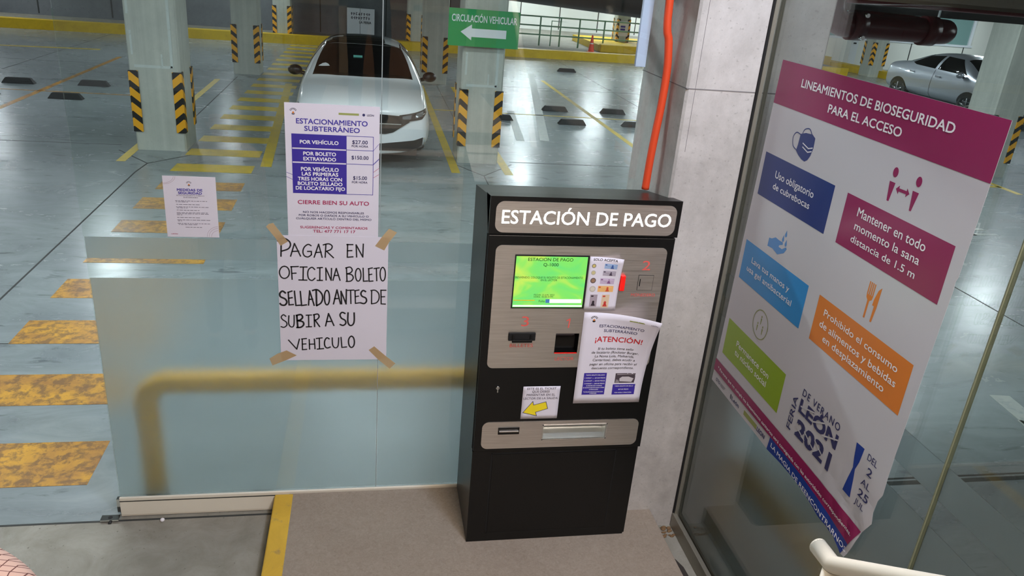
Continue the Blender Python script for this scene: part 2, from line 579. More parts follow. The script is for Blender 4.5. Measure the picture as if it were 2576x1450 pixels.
strip(1.97, 10.4, 1.97, 18.2, 0.12).build('bay_line', M['stripe'], fl)
strip(1.28, 15.2, 5.9, 15.12, 0.075).build('bay_line', M['stripe'], fl)
strip(4.5, 20.2, 4.53, 9.5, 0.10).build('bay_line', M['stripe'], fl)
strip(4.45, 21.5, 2.98, 12.76, 0.16).build('faded_line', M['stripe_pale'], fl)
strip(2.85, 15.5, 2.55, 12.7, 0.14).build('faded_line', M['stripe_pale'], fl)
strip(-5.65, 10.4, -5.65, 20, 0.10).build('bay_line', M['stripe_worn'], fl)
strip(-15, 19.9, -6.4, 21.1, 0.16).build('bay_line', M['stripe'], fl)
strip(-9, 15.1, -3.6, 15.1, 0.06).build('bay_line', M['stripe_worn'], fl)
strip(10.18, 10.3, 10.26, 12.5, 0.11).build('bay_line', M['stripe'], fl)
strip(8.9, 10.75, 10.2, 10.75, 0.09).build('bay_line', M['stripe'], fl)
strip(4.66, 3.9, 4.72, 4.35, 0.16).build('faded_line', M['stripe_pale'], fl)
strip(4.40, 2.4, 4.66, 4.0, 0.16).build('faded_line', M['stripe_pale'], fl)
mb = MB()   # the stencilled bay number on the floor
for x0, x1, y0, y1 in [(7.60, 7.68, 8.20, 8.70), (7.60, 8.02, 8.62, 8.70), (7.68, 7.98, 8.41, 8.49), (7.60, 8.02, 8.20, 8.28)]:
    mb.box(x0, x1, y0, y1, -0.01, 0.002)
mb.build('stencilled_number', M['stripe_pale'], fl)

# far walls, ceiling, beams
def wall_lines(mb_name, base, pts_x, y, z0, z1, w=0.03):
    mb = MB()
    for x in pts_x:
        mb.box(x - w / 2, x + w / 2, y - 0.012, y + 0.02, z0, z1)
    mb.build(mb_name, M['joint'], base)


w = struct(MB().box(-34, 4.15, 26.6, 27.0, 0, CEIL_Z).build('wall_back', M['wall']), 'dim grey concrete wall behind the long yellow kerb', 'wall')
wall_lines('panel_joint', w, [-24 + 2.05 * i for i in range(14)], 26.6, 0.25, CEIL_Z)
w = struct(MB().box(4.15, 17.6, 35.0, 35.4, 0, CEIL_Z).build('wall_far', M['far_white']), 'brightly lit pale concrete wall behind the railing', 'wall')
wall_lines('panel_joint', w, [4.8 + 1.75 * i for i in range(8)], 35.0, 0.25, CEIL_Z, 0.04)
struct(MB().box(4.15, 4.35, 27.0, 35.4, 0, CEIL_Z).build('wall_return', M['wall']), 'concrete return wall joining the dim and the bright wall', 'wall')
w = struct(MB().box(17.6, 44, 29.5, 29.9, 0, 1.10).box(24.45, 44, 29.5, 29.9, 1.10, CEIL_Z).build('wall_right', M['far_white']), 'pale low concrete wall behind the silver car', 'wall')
wall_lines('panel_joint', w, [19.3, 21.7, 24.1, 26.5], 29.5, 0.0, 1.1, 0.04)
wn = struct(MB().box(17.6, 24.45, 29.62, 29.66, 1.14, 2.5).build('window_1', mat('office_window', rgb(116, 146, 144), 0.15, spec=0.6, emit=rgb(140, 180, 176), estr=0.08)),
            'teal office window strip above the low wall', 'window')
mb = MB().box(17.6, 24.45, 29.46, 29.72, 1.08, 1.16)
for x in (19.4, 21.3, 24.38):
    mb.box(x - 0.06, x + 0.06, 29.56, 29.70, 1.14, 2.5)
mb.build('window_frame', M['white_metal'], wn)
struct(MB().box(-34.4, -34, -9, 48, 0, CEIL_Z).build('wall_left', M['wall']), 'distant concrete side wall of the garage', 'wall')
struct(MB().box(44, 44.4, -9, 48, 0, CEIL_Z).build('wall_east', M['wall']), 'concrete end wall of the garage beyond the silver car', 'wall')
struct(MB().box(-34.4, 44.4, 3.12, 48, CEIL_Z, CEIL_Z + 0.3).box(1.66, 44.4, -9, 3.12, CEIL_Z, CEIL_Z + 0.3)
       .box(-34.4, -1.3, -9, 3.12, CEIL_Z, CEIL_Z + 0.3).build('ceiling', M['ceiling']), 'concrete ceiling slab of the garage', 'ceiling')
struct(MB().box(1.912, 44, 3.14, 3.68, 2.685, CEIL_Z).build('ceiling_beam', M['beam']), 'grey brown concrete beam over the poster glass', 'beam')
struct(MB().box(-34, 1.31, 3.42, 3.68, 2.70, CEIL_Z).build('ceiling_beam', M['beam']), 'concrete beam over the front glass', 'beam')
mb = MB()
for yb in (11.35, 18.75):
    mb.box(-34, 44, yb - 0.25, yb + 0.25, 2.85, CEIL_Z)
struct(mb.build('ceiling_beam', M['ceiling']), 'concrete cross beams of the garage ceiling', 'beam')
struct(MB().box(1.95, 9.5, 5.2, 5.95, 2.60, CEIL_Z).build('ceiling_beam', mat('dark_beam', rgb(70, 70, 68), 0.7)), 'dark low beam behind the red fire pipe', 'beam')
# stairwell the visitor comes down from
struct(MB().box(-0.9, 1.45, -2.5, -2.3, 1.3, 4.75).build('wall_stair', M['lobby_wall']), 'brown wall at the head of the stairs', 'wall')
mb = MB()
for x in (-0.82, -0.25, 0.55, 1.15):
    mb.box(x - 0.05, x + 0.05, -2.34, -2.27, 1.3, 4.7)
mb.box(-0.9, 1.45, -2.33, -2.27, 2.15, 2.22).box(-0.9, 1.45, -2.33, -2.27, 1.3, 1.42)
struct(mb.build('trim_1', M['lobby_trim']), 'pale frame bars on the brown stair wall', 'trim')
struct(MB().box(-1.6, 1.75, -2.6, 3.12, 4.7, 4.85).build('ceiling_lobby', M['far_white']), 'plain ceiling over the stairs', 'ceiling')
mb = MB()
for k in range(1, 8):
    y1 = 1.5 - 0.26 * (k - 1)
    mb.box(-0.44, 1.30, y1 - 0.26 if k < 7 else -2.3, y1, 0.0 if k == 1 else 0.09 + 0.17 * (k - 1), 0.11 + 0.17 * k)
struct(mb.build('floor_stairs', M['stair']), 'concrete stairs leading up from the platform', 'stairs')

pf = struct(MB().box(-0.375, 1.49, 0.2, 3.375, 0, 0.11, 0.004).build('floor_platform', M['platform']), 'raised brown concrete platform the payment machine stands on', 'platform')
MB().box(-0.445, -0.350, 0.2, 3.372, 0, 0.112, 0.008).build('yellow_nosing', M['nosing'], pf)

# kerbs and raised walks
k = struct(MB().prism([(-34, 23.05), (8.95, 25.75), (8.95, 48), (-34, 48)], 'z', 0, 0.20).build('floor_sidewalk', M['floor_in']), 'raised grey walk behind the long yellow kerb', 'sidewalk')
struct(MB().prism([(-34, 22.95), (17.0, 26.15), (17.0, 26.5), (-34, 23.3)], 'z', 0, 0.26).build('kerb', M['kerb_yellow']), 'long yellow painted kerb along the far wall', 'kerb')
struct(MB().box(8.95, 17.0, 26.4, 35, 0, 0.20).build('floor_sidewalk', M['floor_in']), 'raised grey walk under the green railing', 'sidewalk')
struct(MB().box(7.85, 13.5, 26.6, 26.85, 0.2, 0.46, 0.03).box(7.85, 13.5, 26.85, 30.6, 0.2, 0.42).build('kerb', M['kerb_yellow']), 'short yellow kerb around the column with the notice', 'kerb')
struct(MB().prism([(17.5, 29.5), (18.25, 29.4), (19.1, 24.6), (18.75, 24.6)], 'z', 0, 0.24).build('kerb', M['kerb_yellow']), 'yellow kerb running past the tail of the silver car', 'kerb')
struct(MB().box(16.0, 17.75, 28.6, 28.95, 0.0, 0.42).build('kerb', M['kerb_yellow']), 'upper yellow kerb under the white ticket post', 'kerb')

# ------------------------------------------------------------------ columns with hazard guards
def guard_mesh(sx, sy, w=0.105, t=0.014, h=0.8):
    mb = MB()
    # L profile wrapped round the corner at the origin; sx, sy point into the column
    mb.prism([(-sx * t, -sy * t), (sx * w, -sy * t), (sx * w, 0), (0, 0), (0, sy * w), (-sx * t, sy * w)], 'z', 0, h)
    return mb


def column(x0, x1, y0, y1, label, z0=0.0, outline=0, zg=0.25):
    t = thing('concrete_column', ((x0 + x1) / 2, (y0 + y1) / 2, z0), label, 'column', kind='thing')
    c = 0.02
    zt = 2.85 if 11 <= y0 < 20 else CEIL_Z
    mb = MB()
    mb.prism([(x0 + c, y0), (x1 - c, y0), (x1, y0 + c), (x1, y1 - c), (x1 - c, y1), (x0 + c, y1), (x0, y1 - c), (x0, y0 + c)], 'z', z0, zt)
    mb.build('shaft', M['column'], t)
    for (gx, gy, sx, sy) in ((x0, y0, 1, 1), (x1, y0, -1, 1), (x0, y1, 1, -1), (x1, y1, -1, -1)):
        mb = guard_mesh(sx, sy)
        for v in mb.bm.verts:
            v.co += Vector((gx, gy, zg))
        mb.build('corner_guard', M['hazard'], t, origin=(gx, gy, zg))
    if outline:
        mb = MB()
        y = y0 - 0.004
        mb.box(x0 + 0.07, x1 - 0.09, y, y0 + 0.01, 1.09, 1.125).box(x1 - 0.115, x1 - 0.08, y, y0 + 0.01, 1.10, 2.1)
        mb.box(x0 + 0.045, x0 + 0.07, y, y0 + 0.01, 1.25, 1.55).box(x0 + 0.03, x0 + 0.06, y, y0 + 0.01, 1.75, 2.1)
        mb.box(x1 - 0.225, x1 - 0.205, y, y0 + 0.01, 1.12, 1.27)
        mb.build('painted_outline', M['outline_paint'], t)
    return t


column(-3.035, -2.405, 11.06, 11.74, 'square concrete column with pale painted outline beside the floor stripes', outline=1)
column(1.30, 1.89, 11.0, 11.66, 'concrete column behind the green arrow sign', outline=1)
column(-2.885, -2.325, 18.4, 19.0, 'dark concrete column at the far end of the striped walkway')
column(1.27, 1.84, 18.55, 19.2, 'concrete column behind the hood mirror of the white car')
column(-2.76, -2.24, 25.3, 25.85, 'small distant column on the kerb left of the white panel', 0.2)
column(1.24, 1.78, 25.6, 26.15, 'small distant column on the kerb above the white car roof', 0.2)
column(9.02, 9.50, 28.75, 29.25, 'pale far column with a notice, standing on the yellow kerb island', 0.2, zg=0.42)
column(17.90, 18.46, 26.3, 26.9, 'concrete column with three striped guards at the tail of the silver car', 0.0, zg=0.40)
column(10.25, 10.85, 11.42, 12.04, 'large concrete column hiding the front of the silver car')

# the big pillar at the corner of the glass
pl = thing('concrete_pillar', (1.61, 3.4, 0), 'pale board marked concrete pillar right behind the payment machine', 'pillar', kind='thing')
mb = MB()
mb.prism([(1.322, 3.12), (1.90, 3.12), (1.91, 3.13), (1.91, 3.68), (1.90, 3.69), (1.322, 3.69), (1.312, 3.68), (1.312, 3.13)], 'z', 0, CEIL_Z)
mb.build('shaft', M['pillar'], pl)
M['soft_joint'] = mat('soft_grey_joint', rgb(118, 114, 114), 0.9)
MB().box(1.311, 1.911, 3.1185, 3.6905, 2.2835, 2.2875).build('pour_joint', M['soft_joint'], pl)
MB().box(1.3495, 1.351, 3.1188, 3.125, 2.02, 3.3).build('form_seam', M['soft_joint'], pl)

# ------------------------------------------------------------------ glass walls
def pane(name, x0, x1, y0, y1, z0, z1, bands, side, label):
    t = thing(name, ((x0 + x1) / 2, (y0 + y1) / 2, z0), label, 'glass panel', kind='thing')
    MB().box(x0, x1, y0, y1, z0, z1).build('clear_glass', M['glass'], t)
    for (a, b) in bands:
        if side == 'y':
            MB().box(x0 + 0.001, x1 - 0.001, y1 + 0.0006, y1 + 0.0022, a, b).build('frosted_film', M['frost'], t)
        else:
            MB().box(x1 + 0.0006, x1 + 0.0022, y0 + 0.001, y1 - 0.001, a, b).build('frosted_film', M['frost'], t)
    return t


FB = [(0.118, 1.288), (1.381, 1.480)]
pane('glass_panel', -1.187, 0.063, 3.395, 3.405, 0.105, 3.1, FB, 'y', 'wide glass pane with frosted bands beside the handwritten sheet')
pane('glass_panel', 0.067, 1.309, 3.395, 3.405, 0.105, 3.1, FB, 'y', 'glass pane with frosted bands behind the payment machine')
RB = [(0.088, 1.262), (1.356, 1.468)]
pane('glass_panel', 1.645, 1.655, 1.604, 3.116, 0.087, 3.3, RB, 'x', 'glass pane carrying the biosecurity poster')
pane('glass_panel', 1.645, 1.655, -0.4, 1.600, 0.087, 3.3, RB, 'x', 'glass pane past the poster near the cream rail')
MB().box(1.641, 1.659, 1.600, 1.604, 0.088, 3.3).build('silicone_seam', mat('olive_silicone', rgb(120, 124, 100), 0.5), bpy.data.objects['glass_panel.002'])
MB().box(0.063, 0.067, 3.397, 3.404, 0.112, 3.1).build('silicone_seam', mat('clear_silicone', rgb(150, 160, 160), 0.4), bpy.data.objects['glass_panel'])

ch = thing('base_channel', (0, 3.4, 0), 'cream aluminium base channel under the front glass', 'channel')
MB().box(-1.187, 1.309, 3.383, 3.394, 0.012, 0.098, 0.002).box(-1.187, 1.309, 3.406, 3.417, 0.012, 0.098, 0.002).box(-1.187, 1.309, 3.386, 3.414, 0.005, 0.02).build('profile', M['alu'], ch)
MB().box(-1.187, 1.309, 3.381, 3.394, 0.0985, 0.118, 0.003).build('glazing_bead', M['alu'], ch)
MB().box(-1.187, 1.309, 3.3815, 3.384, 0.094, 0.0985).build('shadow_gap', M['joint'], ch)
ch = thing('base_channel', (1.65, 1.4, 0), 'grey aluminium base channel under the poster glass', 'channel')
MB().box(1.618, 1.642, -0.4, 3.115, 0.0, 0.085, 0.003).box(1.658, 1.682, -0.4, 3.115, 0.0, 0.085, 0.003).box(1.63, 1.67, -0.4, 3.115, 0.0, 0.04).build('profile', M['alu_grey'], ch)
ch = thing('wall_channel', (1.64, 3.11, 1.6), 'slim metal edge strip between pillar and poster glass', 'channel')
MB().box(1.628, 1.644, 3.104, 3.1185, 0.085, 3.3).box(1.656, 1.670, 3.104, 3.1185, 0.085, 3.3).build('profile', M['alu_grey'], ch)
MB().box(1.620, 1.628, 3.110, 3.1185, 0.085, 3.3).build('dark_sealant', M['dark_gap'], ch)

# floor pivot by the glass corner and bits on the floor
pv = thing('floor_pivot', (-1.24, 3.37, 0), 'small steel floor bracket with a hole at the corner of the glass', 'bracket')
mb = MB()
mb.prism([(-1.275, 3.345), (-1.19, 3.345), (-1.19, 3.385), (-1.275, 3.385)], 'z', 0.008, 0.016)
mb.prism([(-1.205, 3.395), (-1.187, 3.395), (-1.187, 3.42), (-1.205, 3.42)], 'z', 0.016, 0.10)
mb.build('plate', M['chrome'], pv)
MB().lathe([(0.010, 0.0), (0.013, 0.003), (0.010, 0.0175)], (-1.232, 3.365, 0.0), n=16).build('bolt_hole', M['dark_gap'], pv)
MB().tube([(-1.23, 3.355, 0.004), (-1.23, 3.335, -0.001)], 0.008, 8).build('stop_pin', M['rubber'], pv)
tag(MB().ball((-0.985, 3.338, 0.009), 0.011, 0.011, 0.009).build('pebble', M['white_ink']), 'white pebble on the floor in front of the base channel', 'pebble')
mb = MB()
mb.prism([(1.555, 2.70), (1.575, 2.74), (1.572, 2.80), (1.55, 2.86), (1.54, 2.85), (1.552, 2.80), (1.545, 2.74)], 'z', 0.0, 0.006)
tag(mb.build('dry_leaf', M['leaf']), 'dark curled scrap in the gutter between platform and poster glass', 'scrap')
rnd = random.Random(4)
mb = MB()
for i in range(26):
    x, y = 1.50 + 0.11 * rnd.random(), 3.02 + 0.085 * rnd.random()
    r = 0.004 + 0.007 * rnd.random()
    mb.ball((x, y, r * 0.4), r * 1.5, r, r * 0.7, 6, 4)
tag(mb.build('grit', mat('brown_grit', rgb(120, 92, 62), 0.9)), 'brown grit gathered at the foot of the pillar', 'grit', kind='stuff')

# ------------------------------------------------------------------ lamps, pipes, hoops
def batten(i, x, y, along_x, strength):
    t = thing('ceiling_lamp', (x, y, 3.12), 'white fluorescent batten under the garage ceiling', 'lamp', 'fluorescent battens of the garage')
    a, b = (0.65, 0.09) if along_x else (0.09, 0.65)
    MB().box(x - a, x + a, y - b, y + b, 3.13, 3.19).build('housing', M['white_metal'], t)
    MB().tube([(x, y, 3.18), (x, y, CEIL_Z)], 0.01, 6).build('hanger', M['white_metal'], t)
    key = 'batten_glow_%d' % strength
    if key not in M:
        M[key] = mat(key, (1, 1, 1, 1), 0.5, emit=(0.86, 0.95, 1.0, 1), estr=strength)
    MB().box(x - a + 0.02, x + a - 0.02, y - b + 0.02, y + b - 0.02, 3.105, 3.13).build('diffuser', M[key], t)


for i, a in enumerate(BATTENS):
    batten(i, *a)

for (nm, loc, tgt, sx_, sy_, e_, c_) in LOBBY_LAMPS:
    t = thing('ceiling_lamp', (loc[0], loc[1], 4.6), 'square lamp housing in the ceiling over the stairs', 'lamp', 'lamps over the stairs')
    MB().box(loc[0] - sx_ / 2, loc[0] + sx_ / 2, loc[1] - sy_ / 2, loc[1] + sy_ / 2, 4.62, 4.70).build('housing', M['white_metal'], t)


def arc(c, r, a0, a1, n, plane):
    out = []
    for i in range(n + 1):
        a = math.radians(a0 + (a1 - a0) * i / n)
        u, v = r * math.cos(a), r * math.sin(a)
        out.append({'xz': (c[0] + u, c[1], c[2] + v), 'yz': (c[0], c[1] + u, c[2] + v), 'xy': (c[0] + u, c[1] + v, c[2])}[plane])
    return out


hp = [(-1.078, 3.62, 0.0)] + arc((-0.958, 3.62, 0.515), 0.12, 180, 90, 8, 'xz') + arc((0.86, 3.62, 0.515), 0.12, 90, 0, 8, 'xz') + [(0.98, 3.62, 0.0)]
tag(MB().tube(hp, 0.057, 20).build('barrier_hoop', M['hoop']), 'bent yellow pipe barrier seen blurred through the frosted front glass', 'barrier')
hp = [(1.86, 3.0, 0.0)] + arc((1.86, 2.88, 0.40), 0.12, 0, 90, 8, 'yz') + arc((1.86, 1.2, 0.40), 0.12, 90, 180, 8, 'yz') + [(1.86, 1.08, 0.0)]
tag(MB().tube(hp, 0.057, 20).build('barrier_hoop', M['hoop']), 'bent yellow pipe barrier behind the frosted part of the poster glass', 'barrier')

# dark red fire pipe behind the right glass: drop, elbow, run, elbow away
rp = thing('fire_pipe', (2.7, 4.2, 2.5), 'dark red fire pipe hanging above the silver car', 'pipe')
pts = [(2.60, 4.3, 3.3), (2.60, 4.3, 2.66)] + arc((2.71, 4.3, 2.65), 0.11, 180, 270, 6, 'xz') + [(3.30, 4.3, 2.54)] + arc((3.30, 4.41, 2.54), 0.11, -90, 0, 6, 'xy') + [(3.41, 5.18, 2.54)]
MB().tube(pts, 0.070, 20).build('pipe_run', M['pipe_red'], rp)
for p0, p1 in [((2.60, 4.3, 2.70), (2.60, 4.3, 2.78)), ((2.73, 4.3, 2.54), (2.81, 4.3, 2.54)), ((3.20, 4.3, 2.54), (3.28, 4.3, 2.54))]:
    MB().tube([p0, p1], 0.083, 20).build('coupling', M['pipe_red'], rp)
for p0 in [(2.76, 4.21, 2.60), (2.76, 4.21, 2.48)]:
    MB().tube([p0, (p0[0], p0[1] - 0.03, p0[2])], 0.012, 8).build('bolt', M['chrome'], rp)
rp = thing('thin_pipe', (3.2, 4.9, 2.7), 'thin reddish pipe running along the concrete beam', 'pipe')
MB().tube([(2.5, 4.9, 2.675), (8.5, 4.9, 2.675)], 0.024, 12).build('pipe_run', M['pipe_red'], rp)
for x in (3.05, 3.75):
    MB().tube([(x, 4.9, 2.60), (x, 4.9, 3.4)], 0.008, 8).build('hanger_rod', M['chrome'], rp)
tag(MB().tube([(0.2, 4.0, 2.628), (1.42, 4.0, 2.563)], 0.062, 16).build('duct_pipe', M['pipe_dark']), 'dark pipe crossing the top of the view above the railing', 'pipe')

# orange conduit down the side of the pillar
cp = [(1.245, 3.3, 3.4), (1.249, 3.3, 2.61), (1.272, 3.3, 2.45), (1.284, 3.3, 2.33), (1.282, 3.3, 2.18), (1.274, 3.3, 2.05), (1.268, 3.3, 1.92), (1.266, 3.3, 1.80)]
fine_ = []
for i in range(len(cp) - 1):
    for k in range(6):
        p0, p1, p2, p3 = [Vector(cp[max(0, min(len(cp) - 1, j))]) for j in (i - 1, i, i + 1, i + 2)]
        t = k / 6
        fine_.append(0.5 * ((2 * p1) + (p2 - p0) * t + (2 * p0 - 5 * p1 + 4 * p2 - p3) * t * t + (3 * p1 - p0 - 3 * p2 + p3) * t ** 3))
fine_.append(Vector(cp[-1]))
tag(MB().tube(fine_, 0.0175, 14).build('conduit', M['orange_conduit']), 'bright orange cable conduit running down to the payment machine', 'conduit')
tag(MB().box(1.186, 1.234, 3.44, 3.462, 2.325, 3.1, 0.003).build('board_strip', M['lavender']), 'narrow pale board hanging behind the glass beside the conduit', 'board')

# cream handrail
hr = thing('handrail', (1.229, 1.43, 0.11), 'cream painted tube handrail of the stairs', 'handrail')
run = [(1.229, 1.503, 1.298), (1.229, 1.43, 1.299)] + [(1.229, 1.43 - 1.55 * t, 1.299 + 1.13 * t) for t in (0.25, 0.5, 0.75, 1.0)]
MB().tube(run, 0.0245, 20).ball((1.229, 1.503, 1.298), 0.0245, 0.012, 0.0245).build('top_rail', M['rail_cream'], hr)
for yy, zz in ((1.43, 1.285), (0.3, 2.09)):
    MB().tube([(1.229, yy, zz), (1.229, yy, 0.26 if yy > 1 else 0.95)], 0.0225, 18).build('post', M['rail_cream'], hr)

# ------------------------------------------------------------------ wheel stops, cone, railing, panels
def make_stop():
    t = thing('wheel_stop', (0, 0, 0), None, None)
    mb = MB()
    L, h = 0.275, 0.10
    A = [(-L, -0.075, 0), (L, -0.075, 0), (L, 0.075, 0), (-L, 0.075, 0)]
    B = [(-L + 0.07, -0.045, h), (L - 0.07, -0.045, h), (L - 0.07, 0.045, h), (-L + 0.07, 0.045, h)]
    a = [mb.bm.verts.new(p) for p in A]
    b = [mb.bm.verts.new(p) for p in B]
    mb.bm.faces.new(a[::-1])
    mb.bm.faces.new(b)
    for i in range(4):
        mb.bm.faces.new((a[i], a[(i + 1) % 4], b[(i + 1) % 4], b[i]))
    bmesh.ops.bevel(mb.bm, geom=mb.bm.edges[:], offset=0.008, segments=2, affect='EDGES')
    mb.build('block', M['rubber'], t)
    for s in (-1, 1):
        mb = MB()
        x = s * (L - 0.045)
        mb.prism([(x - 0.016, 0.012), (x + 0.016, 0.012), (x + 0.016 - s * 0.03, 0.082), (x - 0.016 - s * 0.03, 0.082)], 'y', -0.0765, 0.0765)
        mb.build('yellow_band', M['rubber_yellow'], t)
    return t


proto = make_stop()
STOPS = [(-6.23, 15.77, 'wheel stop on the far side of the faded line, furthest from the glass', 0), (-5.0, 15.9, 'dark wheel stop just past the glass edge, near the outlined column', 0),
         (-5.02, 14.47, 'worn wheel stop cut by the free edge of the glass', 0), (-6.35, 14.55, 'wheel stop only half in view at the picture edge', 0),
         (3.83, 15.77, 'black wheel stop right of the faded white lines, behind the thin yellow line', 0), (5.08, 15.77, 'black wheel stop beyond the thin yellow line near the orange conduit', 0),
         (3.85, 14.36, 'wheel stop with two yellow bands in front of the thin yellow line', 1), (5.12, 14.40, 'yellow banded wheel stop half hidden by the pillar', 1),
         (2.46, 14.5, 'wheel stop half hidden by the column with the green sign', 1), (5.66, 22.33, 'lone wheel stop far back near the long kerb', 0)]
for i, (x, y, lab, band) in enumerate(STOPS):
    o = proto if i == 0 else copy_tree(proto)
    o.location = (x, y, 0.0)
    tag(o, lab, 'wheel stop', 'wheel stops of the parking bays')
    if not band:
        for ch_ in list(o.children):
            if ch_.name.startswith('yellow_band'):
                ch_['drop'] = 1
for o in [o for o in bpy.data.objects if o.get('drop')]:
    bpy.data.objects.remove(o, do_unlink=True)

cn = thing('traffic_cone', (7.45, 26.35, 0.2), 'orange traffic cone in front of the green railing', 'cone')
MB().box(7.33, 7.57, 26.23, 26.47, 0.2, 0.235, 0.01).build('cone_foot', M['cone'], cn)
MB().lathe([(0.10, 0.03), (0.098, 0.06), (0.022, 0.56), (0.016, 0.565)], (7.45, 26.35, 0.2), n=24).build('cone_body', M['cone'], cn)
MB().lathe([(0.0655, 0.27), (0.0650, 0.285), (0.0530, 0.345), (0.050, 0.35)], (7.45, 26.35, 0.2), n=24).build('cone_collar', M['sign_white'], cn)

rl = thing('railing', (7, 27.6, 0.2), 'green tube railing in front of the bright wall', 'railing')
mb = MB()
for z in (1.16, 0.86, 0.56):
    mb.tube([(4.4, 27.6, z), (12.5, 27.6, z)], 0.024, 8)
mb.build('rail', M['rail_green'], rl)
for x in (5.9, 6.62, 7.30, 8.2, 9.6, 10.8):
    MB().tube([(x, 27.6, 0.2), (x, 27.6, 1.16)], 0.028, 8).build('post', M['rail_green'], rl)
mb = MB()
mb.tube([(6.25, 27.4, 0.22), (6.25, 27.4, 1.05), (6.85, 27.4, 1.05), (6.85, 27.4, 0.22)], 0.02, 8).build('gate_frame', M['rail_green'], rl)

pb = thing('panel_board', (-0.19, 26.5, 0.2), 'white two leaf panel with grey writing standing at the back wall', 'panel')
MB().box(-0.62, -0.215, 26.44, 26.50, 0.22, 1.06, 0.004).box(-0.205, 0.24, 26.44, 26.50, 0.22, 1.06, 0.004).build('panel_leaf', M['white_metal'], pb)
t = thing('ticket_post', (18.6, 28.75, 0.2), 'white ticket post by the low pale wall', 'post')
MB().box(18.44, 18.76, 28.6, 28.9, 0.0, 1.1, 0.02).build('housing', M['white_metal'], t)
MB().box(18.54, 18.66, 28.59, 28.61, 0.96, 1.01).build('ticket_slot', M['dark_gap'], t)
# ------------------------------------------------------------------ lettering and printed sheets
_CAP = {}


def glyphs(body, bold=0.0, space=1.0, shear=0.0):
    c = bpy.data.curves.new('letters', 'FONT')
    c.body = body
    c.space_character = space
    c.shear = shear
    c.resolution_u = 3
    o = bpy.data.objects.new('letters', c)
    COL.objects.link(o)
    dg = bpy.context.evaluated_depsgraph_get()
    me = bpy.data.meshes.new_from_object(o.evaluated_get(dg))
    V0 = [(v.co.x, v.co.y) for v in me.vertices]
    F0 = [tuple(p.vertices) for p in me.polygons]
    V, F = [], []
    b = max(0.0, bold) * 0.72
    for i, (dx, dy) in enumerate([(0, 0), (b, b), (-b, b), (b, -b), (-b, -b)] if b > 0.001 else [(0, 0)]):   # heavier weight by layered strokes
        F += [tuple(k + len(V) for k in f) for f in F0]
        V += [(x + dx, y + dy, i * 0.00002) for x, y in V0]
    bpy.data.objects.remove(o, do_unlink=True)
    bpy.data.curves.remove(c)
    bpy.data.meshes.remove(me)
    return V, F


def cap_height(bold):
    if bold not in _CAP:
        V, F = glyphs('H', bold)
        _CAP[bold] = (min(v[1] for v in V), max(v[1] for v in V))
    return _CAP[bold]


